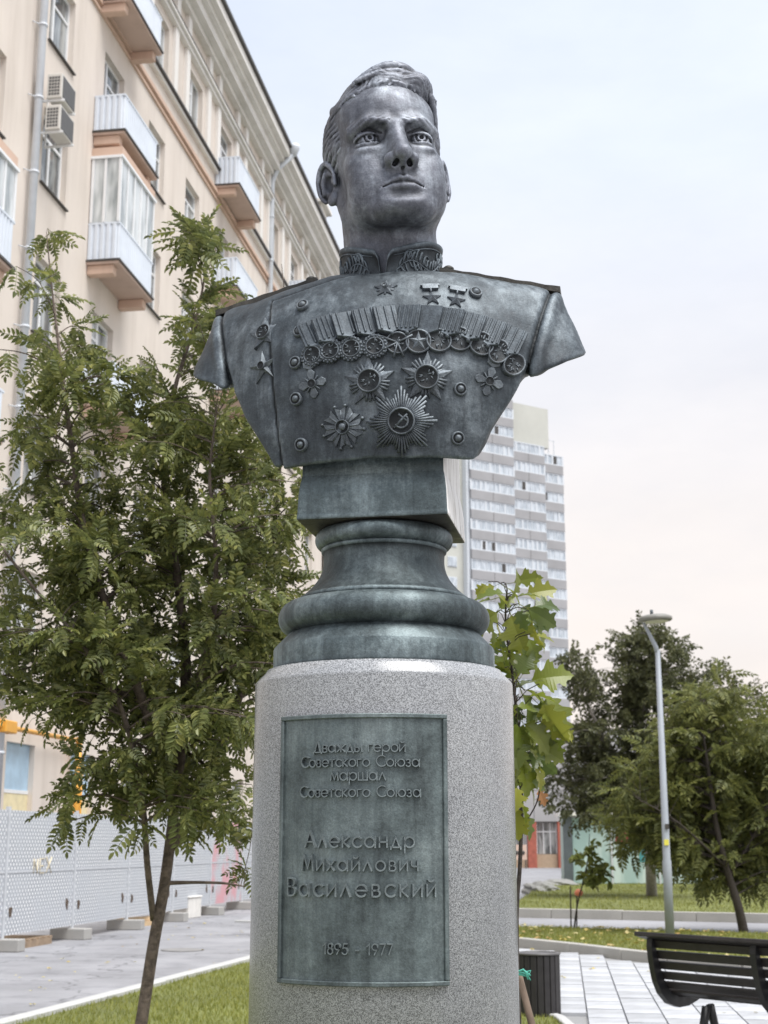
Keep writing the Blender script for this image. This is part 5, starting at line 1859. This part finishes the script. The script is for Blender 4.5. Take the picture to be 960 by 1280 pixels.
# ------------------------------------------------------------------ benches
BW = plain('bench_slat', (0.022, 0.019, 0.019), 0.5, 0.35, 9, bmp=0.2)
BM = plain('bench_iron', (0.018, 0.018, 0.02), 0.45, 0.2)
PROF = [(0.035, 0.79), (0.055, 0.715), (0.078, 0.64), (0.105, 0.565), (0.145, 0.495), (0.205, 0.440), (0.285, 0.412), (0.37, 0.412), (0.455, 0.428), (0.535, 0.450)]
def bench(loc, rz, label, L=1.9):
    b = thing('bench', label, 'bench', loc, rz, 'slatted park benches')
    MB().box(-0.04, L + 0.04, -0.075, 0.075, -0.014, 0.018, Matrix.Translation((0, 0, 0.845)) @ Matrix.Rotation(R(-14), 4, 'X')).build('top_rail', BW, b, 0.006, 1)
    for i, (y, z) in enumerate(PROF):
        a, c = PROF[max(i - 1, 0)], PROF[min(i + 1, len(PROF) - 1)]
        ang = math.atan2(c[1] - a[1], c[0] - a[0])
        M = Matrix.Translation((0, y, z)) @ Matrix.Rotation(ang, 4, 'X')
        MB().box(0.0, L, -0.030, 0.030, -0.002, 0.022, M).build('slat', BW, b, 0.005, 1)
    for x in (0.02, L * 0.5, L - 0.07):
        q = [(y, z) for y, z in PROF]
        low = []
        for i, (y, z) in enumerate(q):
            a, c = q[max(i - 1, 0)], q[min(i + 1, len(q) - 1)]
            d = Vector((c[0] - a[0], c[1] - a[1])).normalized()
            n = Vector((d.y, -d.x))
            th = 0.045 + 0.035 * math.sin(math.pi * i / (len(q) - 1))
            low.append((y + (-abs(n.x) if i < 6 else n.x) * th, z - abs(n.y) * th - 0.004))
        poly = [(0.0, 0.83)] + low + [(y, z - 0.004) for y, z in q[::-1]] + [(0.04, 0.83)]
        MB().prism([(y, z) for y, z in poly], x, x + 0.05, Matrix(((0, 0, 1, 0), (1, 0, 0, 0), (0, 1, 0, 0), (0, 0, 0, 1)))).build('side_bracket', BM, b)
    for x in (0.32, L - 0.38):
        leg = MB()
        leg.tube([(x, 0.27, 0.36), (x, 0.22, 0.2), (x, 0.16, 0.02)], [0.032, 0.03, 0.028], 8)
        leg.box(x - 0.03, x + 0.03, 0.04, 0.44, 0.0, 0.03)
        leg.build('leg', BM, b)
        MB().tube([(x, 0.31, 0.37), (x, 0.36, 0.2), (x, 0.42, 0.02)], [0.032, 0.03, 0.028], 8).build('leg', BM, b)
    return b
bp = ypt(806, 1176, 10.9)
br = R(-52)
bench((bp.x, bp.y, 0.046), br, 'dark slatted wooden park bench with a curved back standing on the pale paving')
bench(ypt(958, 1140, 37.0) * Vector((1, 1, 0)) if False else Vector((9.75, 36.0, 0.1)), R(-75), 'dark slatted bench standing far off on the lawn beyond the road')

# ------------------------------------------------------------------ litter bin
bn = gpt(674, 1277); bn.z = 0.046
bin_ = thing('litter_bin', 'round dark slatted litter bin standing on the paving behind the column', 'litter bin', bn)
MB().lathe([(0.17, 0.03), (0.17, 0.50), (0.155, 0.50), (0.15, 0.06), (0.02, 0.055)], 32).build('liner', BM, bin_)
BS = plain('bin_slat', (0.022, 0.020, 0.021), 0.5, 0.3, 12)
for k in range(20):
    t = 2 * math.pi * k / 20
    M = Matrix.Rotation(t, 4, 'Z')
    MB().box(0.176, 0.196, -0.027, 0.027, 0.0, 0.53, M).build('slat', BS, bin_, 0.004, 1)
MB().lathe([(0.165, 0.532), (0.205, 0.532), (0.207, 0.548), (0.165, 0.55), (0.163, 0.54)], 40).build('rim', plain('bin_rim', (0.10, 0.095, 0.095), 0.4), bin_)

# ------------------------------------------------------------------ leaves
def leaflet(m, base, d, up, L, W, fold=0.25, lobes=None):
    """a folded lance-shaped leaf blade of two quads"""
    d = d.normalized()
    s_ = d.cross(up)
    if s_.length < 1e-5:
        s_ = d.orthogonal()
    s_.normalize()
    n = s_.cross(d)
    p = [base, base + d * L * 0.35 + s_ * W * 0.5 + n * W * fold, base + d * L * 0.72 + s_ * W * 0.42 + n * (W * fold - L * 0.05), base + d * L - n * L * 0.14,
         base + d * L * 0.72 - s_ * W * 0.42 + n * (W * fold - L * 0.05), base + d * L * 0.35 - s_ * W * 0.5 + n * W * fold]
    m.add(p, [(0, 1, 2, 3), (0, 3, 4, 5)])
def pinnate(pairs, L, lw, ll, seed, droop=0.25):
    rd = random.Random(seed)
    m = MB()
    pts = []
    for i in range(6):
        t = i / 5
        pts.append(Vector((L * t, 0, -droop * L * t * t)))
    m.tube(pts, [0.0016 * L / 0.17] * 6, 3, False, False)
    for i in range(pairs):
        t = 0.26 + 0.70 * i / (pairs - 1)
        b = Vector((L * t, 0, -droop * L * t * t))
        for s_ in (-1, 1):
            sz = math.sin(math.pi * (0.25 + 0.62 * t)) ** 0.6
            d = Vector((0.50 + 0.15 * rd.random(), s_ * 1.0, -0.14 + rd.uniform(-0.25, 0.2)))
            leaflet(m, b, d, Vector((0, 0, 1)), ll * sz * rd.uniform(0.88, 1.1), lw * sz)
    leaflet(m, pts[-1], Vector((1, 0, -0.4)), Vector((0, 0, 1)), ll * 0.85, lw * 0.9)
    return m
def spray(n, L, lw, ll, seed):
    rd = random.Random(seed)
    m = MB()
    m.tube([Vector((0, 0, 0)), Vector((L * 0.5, 0, 0.02 * L)), Vector((L, 0, -0.1 * L))], [0.006 * L] * 3, 3, False, False)
    for i in range(n):
        t = 0.1 + 0.9 * i / n
        a = rd.uniform(0, 6.28)
        d = Vector((0.6, math.cos(a), math.sin(a) * 0.7))
        leaflet(m, Vector((L * t, 0, 0)) + d * 0.05 * L, d + Vector((0, 0, -0.3)), Vector((rd.uniform(-.4, .4), rd.uniform(-.4, .4), 1)), ll * rd.uniform(0.7, 1.15), lw * rd.uniform(0.8, 1.1))
    return m
def lobed(L, seed):
    """pointed lobed leaf, blade with its own midrib fold"""
    rd = random.Random(seed)
    half = [(0.0, 0.02), (0.05, 0.08), (0.12, 0.22), (0.18, 0.29), (0.21, 0.27), (0.25, 0.17), (0.33, 0.24), (0.42, 0.42), (0.49, 0.47), (0.50, 0.38), (0.57, 0.40), (0.57, 0.22), (0.64, 0.20), (0.71, 0.29), (0.80, 0.33), (0.79, 0.21), (0.84, 0.13), (0.91, 0.12), (0.94, 0.05), (1.0, 0.0)]
    V, F = [], []
    bend = rd.uniform(0.15, 0.7)
    tw = rd.uniform(-0.6, 0.6)
    for x, y in half:
        z0 = -bend * x * x
        V += [(x * L, 0, z0 * L), (x * L, y * L, (z0 + 0.22 * y + tw * y * x) * L), (x * L, -y * L, (z0 + 0.22 * y - tw * y * x) * L)]
    for i in range(len(half) - 1):
        a, b = 3 * i, 3 * (i + 1)
        F += [(a, b, b + 1, a + 1), (a, a + 2, b + 2, b)]
    m = MB()
    m.add(V, F)
    m.tube([Vector((-0.35 * L, 0, 0.06 * L)), Vector((0, 0, 0))], 0.012 * L, 4, False, False)
    return m
def frame_of(d, up, roll=0.0):
    d = d.normalized()
    s_ = up.cross(d)
    if s_.length < 1e-4:
        s_ = d.orthogonal()
    s_.normalize()
    n = d.cross(s_)
    return Matrix((d, s_, n)).transposed() @ Matrix.Rotation(roll, 3, 'X')
BARK = speckled('bark', (0.125, 0.098, 0.080), 0.55, 3.5, 0.95, 1.0, 0.35)
BARKD = speckled('dark_bark', (0.055, 0.045, 0.038), 0.4, 5, 0.95, 0.8, 0.3)
def smooth_path(P, n=4):
    out = []
    for i in range(len(P) - 1):
        p0, p1, p2, p3 = P[max(i - 1, 0)], P[i], P[i + 1], P[min(i + 2, len(P) - 1)]
        for k in range(n):
            t = k / n
            out.append(0.5 * ((2 * p1) + (p2 - p0) * t + (2 * p0 - 5 * p1 + 4 * p2 - p3) * t * t + (3 * p1 - p0 - 3 * p2 + p3) * t ** 3))
    out.append(P[-1])
    return out
def tree(name, label, base, leaders, blobs, leafs, mat, seed, twigs, per, lsz=1.0, depth=0.7, bark=None, group=None, singles=0, zmin=0.0, droop=0.5, scx=1.0):
    """leaders: list of (points, radii); blobs: (centre Vector, radius, weight). Twigs grow from the nearest leader to points in the blobs and carry leaves."""
    rd = random.Random(seed)
    root = thing(name, label, 'tree', base, 0, group)
    bark = bark or BARK
    m = MB()
    skel = []
    for P, rr in leaders:
        Q = smooth_path(P)
        n = len(Q)
        ri = []
        for i in range(n):
            u = i / (n - 1) * (len(rr) - 1)
            k = min(int(u), len(rr) - 2)
            ri.append(rr[k] + (rr[k + 1] - rr[k]) * (u - k))
        m.tube([q - base for q in Q], ri, 10)
        skel += [(q, r_) for q, r_ in zip(Q, ri)]
    tot = sum(b[2] for b in blobs)
    places = []
    for c, rad, wgt in blobs:
        for _ in range(max(1, round(twigs * wgt / tot))):
            for _t in range(50):
                o_ = Vector((rd.uniform(-1, 1), rd.uniform(-1, 1), rd.uniform(-1, 1)))
                if o_.length <= 1:
                    break
            tgt = c + Vector((o_.x * rad, o_.y * depth, o_.z * rad))
            bst, bd_ = None, 1e9
            for q, r_ in skel:
                dd = (q - tgt)
                dist = dd.length + (3.0 * max(0, q.z - tgt.z + 0.15 * rad) if q.z > tgt.z - 0.1 * rad else 0)
                if dist < bd_:
                    bst, bd_, br_ = q, dist, r_
            a = bst
            L = (tgt - a).length
            mid = a.lerp(tgt, 0.5) + Vector((0, 0, 0.10 * L)) + Vector((rd.uniform(-.06, .06), rd.uniform(-.06, .06), 0)) * L
            path = [a, mid, tgt + Vector((0, 0, -0.03 * L))]
            Q = smooth_path(path, 4)
            r0 = min(br_ * 0.55, 0.004 * lsz + 0.010 * L)
            m.tube([q - base for q in Q], [r0 + (0.0018 * lsz - r0) * i / (len(Q) - 1) for i in range(len(Q))], 5, False)
            for k in range(per):
                t = 1.0 if k == 0 else rd.uniform(0.35, 1.0)
                u = t * (len(Q) - 1)
                j = min(int(u), len(Q) - 2)
                p = Q[j].lerp(Q[j + 1], u - j)
                ax = (Q[j + 1] - Q[j]).normalized()
                th = rd.uniform(0, 6.283)
                side = ax.orthogonal().normalized()
                side = Matrix.Rotation(th, 3, ax) @ side
                d = (ax * (1.0 if k == 0 else 0.45) + side + Vector((0, 0, -droop * rd.uniform(0.2, 1.2)))).normalized()
                places.append((p, d, lsz * rd.uniform(0.62, 1.15), rd.uniform(-0.9, 0.9)))
    tr = m.build('trunk', bark, root)
    cent = sum((p for p, *_ in places), Vector()) / len(places)
    places.sort(key=lambda q: (q[0] - CAM).length)
    tv = []
    for me in leafs:
        tv.append((np.array([v.co[:] for v in me.vertices]), [tuple(p.vertices) for p in me.polygons]))
        if not me.materials:
            me.materials.append(mat)
    VV, FF, off = [], [], 0
    crown_places = places[singles:]
    for p, d, s_, roll in crown_places:
        k = rd.randrange(len(leafs))
        M = frame_of(d, Vector((0, 0, 1)), roll)
        A = np.array(M) * s_
        v, f = tv[k]
        VV.append(v @ A.T + np.array((p - base)[:]))
        FF += [tuple(i + off for i in q) for q in f]
        off += len(v)
    me = bpy.data.meshes.new('crown')
    me.from_pydata(np.concatenate(VV).tolist(), [], FF)
    me.update()
    cr_ = obj('crown', me, mat, root)
    cr_['kind'] = 'stuff'
    for p, d, s_, roll in places[:singles]:
        o = obj('leaf', leafs[rd.randrange(len(leafs))], None, cr_)
        o.matrix_local = Matrix.Translation(p - base) @ frame_of(d, Vector((0, 0, 1)), roll).to_4x4() @ Matrix.Scale(s_, 4)
    return root
ROWAN = leafmat('rowan_leaf', [(0.10, 0.125, 0.046), (0.18, 0.208, 0.070), (0.265, 0.285, 0.095), (0.14, 0.17, 0.066), (0.36, 0.36, 0.12)], 0.36, 0.42)
rl = [pinnate(6, 0.165, 0.0225, 0.054, k).mesh('leaf') for k in range(4)]
def PX(lst):
    return [ypt(x, y, Y) for x, y, Y in lst]
tb = ypt(140, 1493, 7.0); tb.z = 0.05
lead = [
 ([tb] + PX([(160, 1380, 7.0), (178, 1270, 7.0), (192, 1180, 7.0), (205, 1110, 7.0), (213, 1050, 7.0), (221, 980, 7.0), (230, 900, 7.05), (232, 820, 7.1), (224, 740, 7.1), (212, 660, 7.1), (205, 600, 7.1), (215, 500, 7.1), (245, 400, 7.1), (258, 330, 7.1), (262, 285, 7.1)]), [0.037, 0.033, 0.029, 0.028, 0.027, 0.026, 0.024, 0.030, 0.026, 0.023, 0.020, 0.016, 0.012, 0.008, 0.005, 0.003]),
 (PX([(218, 1000, 7.0), (180, 880, 6.85), (140, 780, 6.8), (105, 660, 6.8), (90, 560, 6.8), (78, 470, 6.8), (66, 370, 6.85), (58, 290, 6.85)]), [0.03, 0.024, 0.02, 0.016, 0.013, 0.010, 0.005, 0.002]),
 (PX([(214, 1060, 7.0), (252, 980, 7.1), (290, 900, 7.2), (320, 790, 7.3), (340, 680, 7.35), (352, 560, 7.4), (362, 450, 7.4), (352, 330, 7.4)]), [0.028, 0.023, 0.02, 0.016, 0.013, 0.009, 0.005, 0.002]),
 (PX([(192, 1150, 7.0), (184, 1080, 6.9), (179, 1010, 6.85), (165, 930, 6.75), (140, 860, 6.7), (90, 790, 6.65), (30, 720, 6.6), (-30, 640, 6.6)]), [0.016, 0.015, 0.014, 0.013, 0.011, 0.009, 0.007, 0.004]),
 (PX([(228, 900, 7.05), (262, 800, 6.8), (270, 700, 6.75), (262, 600, 6.7), (270, 520, 6.7)]), [0.02, 0.016, 0.012, 0.008, 0.004]),
 (PX([(205, 1104, 7.0), (240, 1103, 7.0), (280, 1104, 6.95), (305, 1108, 6.95)]), [0.012, 0.008, 0.006, 0.003]),
 (PX([(180, 880, 6.85), (120, 850, 7.1), (60, 830, 7.2), (-10, 850, 7.2)]), [0.014, 0.01, 0.007, 0.004]),
]
def BL(lst, Y):
    out = []
    for x, y, r_, w_ in lst:
        c = ypt(x, y, Y)
        out.append((c, r_ * Y / 1850.0, w_))
    return out
blobs = BL([(58, 300, 22, 0.15), (60, 390, 45, 0.55), (30, 470, 50, 0.6), (110, 450, 50, 0.9), (85, 545, 70, 3), (10, 590, 60, 1.5), (160, 520, 60, 2), (175, 610, 80, 4.2), (250, 330, 26, 0.9), (262, 300, 14, 0.3), (250, 410, 45, 1.8), (215, 480, 55, 2), (280, 440, 40, 1.0), (250, 560, 65, 3.2), (320, 560, 50, 2.4), (340, 480, 30, 0.7),
            (50, 690, 80, 4.8), (140, 720, 80, 5), (230, 700, 75, 4.5), (310, 660, 70, 4), (370, 640, 45, 1.6), (100, 820, 85, 5.4), (10, 800, 55, 2.6), (200, 820, 85, 5.4), (290, 790, 80, 5), (350, 760, 50, 2), (60, 880, 45, 2), (150, 920, 75, 4), (240, 920, 70, 4), (300, 890, 55, 3), (200, 1000, 50, 1.8), (275, 990, 50, 2.2), (120, 975, 35, 1.0), (85, 1010, 18, 0.3), (302, 1092, 12, 0.15), (300, 1020, 30, .7), (350, 850, 40, 1)], 7.0)
tree('rowan_tree', 'slender young rowan tree with feathery leaves growing on the lawn by the fence', tb, lead, blobs, rl, ROWAN, 11, 440, 9, 0.92, 0.62, BARK, None, 300, 0.0, 0.12)

# ------------------------------------------------------------------ young oak tied to a stake behind the column
OAK = leafmat('oak_leaf', [(0.13, 0.18, 0.034), (0.23, 0.27, 0.042), (0.095, 0.14, 0.048), (0.33, 0.335, 0.05), (0.165, 0.21, 0.05)], 0.45, 0.28)
OAKB = leafmat('brown_oak_leaf', [(0.40, 0.20, 0.08), (0.35, 0.16, 0.07)], 0.3)
ok_y = 4.95
ob = ypt(650, 1280, ok_y); ob.z = 0.05; ob.x = ypt(652, 1054, ok_y).x
oak = thing('young_oak', 'young oak sapling with big pointed yellow green leaves behind the granite column', 'tree', ob)
om = MB()
stem = smooth_path([ob] + PX([(646, 1200, ok_y), (650, 1080, ok_y), (652, 1000, ok_y), (648, 920, ok_y), (640, 840, ok_y), (632, 780, ok_y), (634, 735, ok_y)]))
om.tube([q - ob for q in stem], [0.009 - 0.006 * i / (len(stem) - 1) for i in range(len(stem))], 7)
om.tube([q - ob for q in smooth_path(PX([(648, 1040, ok_y), (662, 1020, ok_y), (672, 1000, ok_y), (676, 975, ok_y)]))], 0.0025, 5)
LV = [(617, 733, 200, 40), (642, 728, 20, 44), (658, 743, 15, 50), (612, 750, 190, 52), (637, 748, 60, 46), (620, 766, 215, 50), (650, 760, 330, 52), (660, 762, 335, 66), (638, 770, 285, 66), (622, 775, 262, 50), (655, 775, 310, 48), (670, 785, 300, 44), (632, 756, 120, 40),
      (645, 850, 120, 58), (664, 850, 10, 58), (655, 862, 340, 62), (652, 868, 300, 74), (682, 872, 300, 76), (672, 880, 320, 62), (645, 905, 270, 66), (655, 905, 330, 52), (666, 915, 320, 56), (648, 935, 285, 56), (660, 940, 320, 52), (675, 935, 330, 46), (684, 920, 310, 44), (642, 968, 275, 50), (655, 975, 320, 46), (643, 880, 240, 52), (648, 1000, 300, 40), (625, 860, 150, 52), (640, 830, 110, 40), (640, 925, 250, 60), (650, 955, 300, 50), (645, 985, 265, 46), (628, 742, 170, 42), (630, 790, 240, 46), (645, 795, 280, 44), (660, 800, 300, 40), (668, 758, 20, 44), (648, 842, 60, 48), (660, 895, 10, 50), (690, 905, 340, 44), (668, 950, 300, 48), (655, 925, 30, 50), (640, 1010, 280, 44), (652, 1015, 310, 36)]
lob = [lobed(0.16, k).mesh('leaf') for k in range(8)]
for me in lob:
    me.materials.append(OAK)
lobb = lobed(0.16, 9).mesh('leaf'); lobb.materials.append(OAKB)
rd = random.Random(31)
leafs_ = []
LV = LV + [(x + rd.uniform(-14, 8), y + rd.uniform(-12, 14), a + rd.uniform(-60, 60), s_ * rd.uniform(0.55, 0.95)) for x, y, a, s_ in LV if rd.random() < 0.8]
for i, (x, y, a, s_) in enumerate(LV + [(672, 988, 300, 30)]):
    x += 1
    Y = ok_y + rd.uniform(-0.16, 0.16)
    p = ypt(x, y, Y)
    d = Vector((math.cos(R(a)), rd.uniform(-0.45, 0.35), math.sin(R(a))))
    M = frame_of(d, Vector((rd.uniform(-.7, .7), rd.uniform(-1.0, 0.1), rd.uniform(0.3, 1.0))), rd.uniform(-0.7, 0.7))
    me = lobb if i >= len(LV) else lob[rd.randrange(8)]
    sc_ = s_ * Y / 1830.0 / 0.16 * rd.uniform(0.66, 0.92)
    leafs_.append((p, M, sc_, me))
    st_ = min(stem, key=lambda q: (q - p).length + 2 * max(0, q.z - p.z))
    q = p - M @ Vector((0.35 * 0.16 * sc_, 0, -0.06 * 0.16 * sc_))
    om.tube([st_ - ob, (st_.lerp(q, 0.5) - ob) + Vector((0, 0, 0.012)), q - ob], 0.0018, 4, False)
om.build('trunk', BARKD, oak)
for p, M, sc_, me in leafs_:
    o = obj('leaf', me, None, oak)
    o.matrix_local = Matrix.Translation(p - ob) @ M.to_4x4() @ Matrix.Scale(sc_, 4)
sp_ = ypt(690, 1400, 4.7); sp_.z = 0.04
stake = thing('support_stake', 'leaning brown wooden stake with a turquoise tie beside the column', 'stake', sp_)
MB().tube([Vector((0, 0, 0)), ypt(666, 1285, 4.75) - sp_, ypt(648, 1216, 4.78) - sp_], [0.014, 0.012, 0.011], 8).build('pole', plain('stake_wood', (0.16, 0.115, 0.085), 0.85, 0.2, 20), stake)
tm = MB()
tp = ypt(652, 1216, 4.76) - sp_
for k in range(7):
    a = k * 0.9
    tm.tube([tp + Vector((-0.02, 0, 0.008 * math.sin(a))), tp + Vector((0.005 + 0.004 * k, -0.01, 0.012 * math.cos(a))), tp + Vector((0.022 + 0.006 * math.sin(a * 2), -0.012, -0.012 + 0.010 * math.sin(a * 3)))], 0.0022, 5)
tm.build('tie', plain('turquoise_cord', (0.12, 0.52, 0.42), 0.6), stake)

# ------------------------------------------------------------------ trees on the right
ASH = leafmat('ash_leaf', [(0.125, 0.148, 0.052), (0.185, 0.205, 0.066), (0.25, 0.26, 0.082), (0.15, 0.178, 0.068)], 0.38, 0.5)
al = [pinnate(5, 0.32, 0.052, 0.135, 20 + k, 0.35).mesh('leaf') for k in range(3)]
Y2 = 25.3
b2 = gpt(930, 1171); b2.z = 0.08
tree('ash_tree', 'broad young ash tree with drooping leaves on the verge beside the street lamp', b2,
     [([b2] + PX([(922, 1130, Y2), (908, 1085, Y2), (895, 1030, Y2), (885, 960, Y2), (875, 890, Y2)]), [0.085, 0.075, 0.06, 0.045, 0.03, 0.012]),
      (PX([(912, 1095, Y2), (950, 1030, Y2), (975, 960, Y2)]), [0.025, 0.016, 0.007]),
      (PX([(908, 1085, Y2), (850, 1030, Y2 - .4), (800, 1000, Y2 - .5)]), [0.022, 0.014, 0.006])],
     BL([(872, 885, 35, 1.4), (930, 900, 40, 1.5), (830, 930, 45, 2), (890, 950, 60, 3.4), (955, 960, 55, 3), (800, 985, 42, 2.2), (860, 1010, 60, 4), (930, 1020, 60, 4), (772, 1018, 26, 1.0), (818, 1035, 36, 1.8), (985, 1030, 50, 2), (885, 1072, 40, 2.0), (950, 1082, 38, 2.0), (845, 1062, 30, 1.2), (800, 1046, 22, .7), (905, 860, 25, .4), (1000, 960, 40, 1.2), (1010, 1070, 36, 1)], Y2 + 0.7),
     al, ASH, 5, 450, 7, 1.0, 1.2, BARKD)
DARKL = leafmat('dark_leaf', [(0.08, 0.09, 0.045), (0.112, 0.122, 0.058), (0.15, 0.157, 0.07)], 0.3, 0.6)
dl = [spray(15, 0.46, 0.075, 0.125, 40 + k).mesh('leaf') for k in range(3)]
Y3 = 41.0
b3 = gpt(815, 1125); b3.z = 0.1
tree('lime_tree', 'dark dense tree with an open crown on the far lawn behind the street lamp', b3,
     [([b3] + PX([(813, 1080, Y3), (810, 1020, Y3), (800, 950, Y3), (805, 880, Y3), (815, 800, Y3)]), [0.16, 0.14, 0.12, 0.09, 0.06, 0.02]),
      (PX([(806, 1000, Y3), (760, 930, Y3), (725, 860, Y3), (712, 825, Y3)]), [0.08, 0.06, 0.03, 0.01]),
      (PX([(806, 1000, Y3), (850, 930, Y3), (880, 870, Y3)]), [0.08, 0.05, 0.015])],
     BL([(815, 810, 35, 2), (780, 805, 25, 1.0), (850, 840, 35, 1.6), (720, 830, 16, .6), (735, 855, 22, .9), (780, 860, 38, 2.4), (820, 870, 45, 3), (870, 880, 30, 1), (760, 915, 40, 2.6), (715, 920, 24, 1.0), (720, 970, 36, 2.2), (770, 975, 45, 3), (820, 950, 50, 3), (740, 1005, 26, 1.2), (700, 1000, 16, .5), (870, 940, 40, 2), (840, 1020, 50, 2)], Y3),
     dl, DARKL, 6, 430, 6, 1.0, 2.2, speckled('grey_bark', (0.30, 0.28, 0.26), 0.4, 3))
PALE = leafmat('pale_leaf', [(0.07, 0.085, 0.03), (0.10, 0.11, 0.04), (0.14, 0.14, 0.05)], 0.3, 0.6)
pl_ = [m_ for m_ in [spray(7, 0.40, 0.07, 0.16, 60 + k).mesh('leaf') for k in range(3)]]
Y4 = 47.0
b4 = gpt(925, 1116); b4.z = 0.1
tree('birch_tree', 'thin pale leaved tree showing above the ash crown on the far lawn', b4,
     [([b4] + PX([(922, 1040, Y4), (918, 950, Y4), (915, 850, Y4)]), [0.11, 0.09, 0.06, 0.015]), (PX([(918, 970, Y4), (950, 900, Y4)]), [0.05, 0.012])],
     BL([(912, 850, 25, .8), (900, 880, 32, 1.3), (945, 880, 28, .9), (925, 930, 50, 2.5), (960, 940, 40, 1.6), (900, 970, 45, 1.6)], Y4),
     pl_, PALE, 8, 130, 5, 1.0, 2.0)
# distant green behind the lawn
for i, (x, Y, h) in enumerate(((885, 82, 7.0), (935, 78, 6.2), (985, 84, 7.5), (1040, 80, 7.0), (840, 88, 6.0), (770, 92, 5.5), (1120, 86, 7.4), (1210, 80, 6.4), (1300, 88, 7.2), (1400, 84, 6.8), (1520, 86, 7.5))):
    base = ypt(x, 1054, Y); base.z = 0
    sc_ = Y / 1830.0
    c = base + Vector((0, 0, h * 0.55))
    nm = ['row of street trees by the shop wing', 'row of street trees by the shop wing'][i % 2]
    tree('street_tree', 'small dark green street tree far behind the kiosk', base, [([base, base + Vector((0.1, 0, h * 0.3)), base + Vector((0, 0, h * 0.8))], [0.16, 0.12, 0.03])],
         [(c, h * 0.40, 2), (c + Vector((1.0, 0, -h * 0.15)), h * 0.3, 1), (c + Vector((-1.0, 0, -h * 0.12)), h * 0.3, 1)], dl, DARKL, 70 + i, 70, 5, 1.7, 2.0, BARKD, 'street trees far behind the kiosk')
# staked sapling on the verge
Y5 = 26.4
b5 = gpt(718, 1165); b5.z = 0.08
tree('verge_sapling', 'small staked sapling with a tuft of leaves on the verge', b5,
     [([b5] + PX([(722, 1130, Y5), (734, 1080, Y5), (737, 1042, Y5)]), [0.016, 0.014, 0.011, 0.005])],
     BL([(738, 1050, 10, .8), (735, 1080, 17, 2), (742, 1098, 16, 2), (728, 1090, 10, .8)], Y5), [spray(6, 0.22, 0.11, 0.17, 80 + k).mesh('leaf') for k in range(2)], OAK if False else leafmat('sapling_leaf', [(0.12, 0.15, 0.04), (0.17, 0.20, 0.05), (0.23, 0.24, 0.07)], 0.4), 9, 9, 4, 1.0, 0.25, BARKD)
for k, (x, y0, y1) in enumerate(((714, 1166, 1108), (721, 1165, 1112))):
    q = gpt(x, y0); q.z = 0.06
    t_ = ypt(x - 1 + 1 * k, y1, q.y)
    s2 = thing('sapling_stake', ['thin dark stake of the sapling on the verge, bare of any tag', 'thin dark stake of the sapling on the verge carrying an orange tag'][k], 'stake', q)
    MB().tube([Vector((0, 0, 0)), t_ - q], 0.014, 6).build('pole', BARKD, s2)
    if k == 1:
        MB().lathe([(0.02, -0.06), (0.07, -0.03), (0.08, 0.02), (0.03, 0.07)], 10, M=Matrix.Translation(t_ - q + Vector((0.03, -0.02, -0.06)))).build('tag', plain('orange_tag', (0.75, 0.25, 0.14), 0.6), s2)
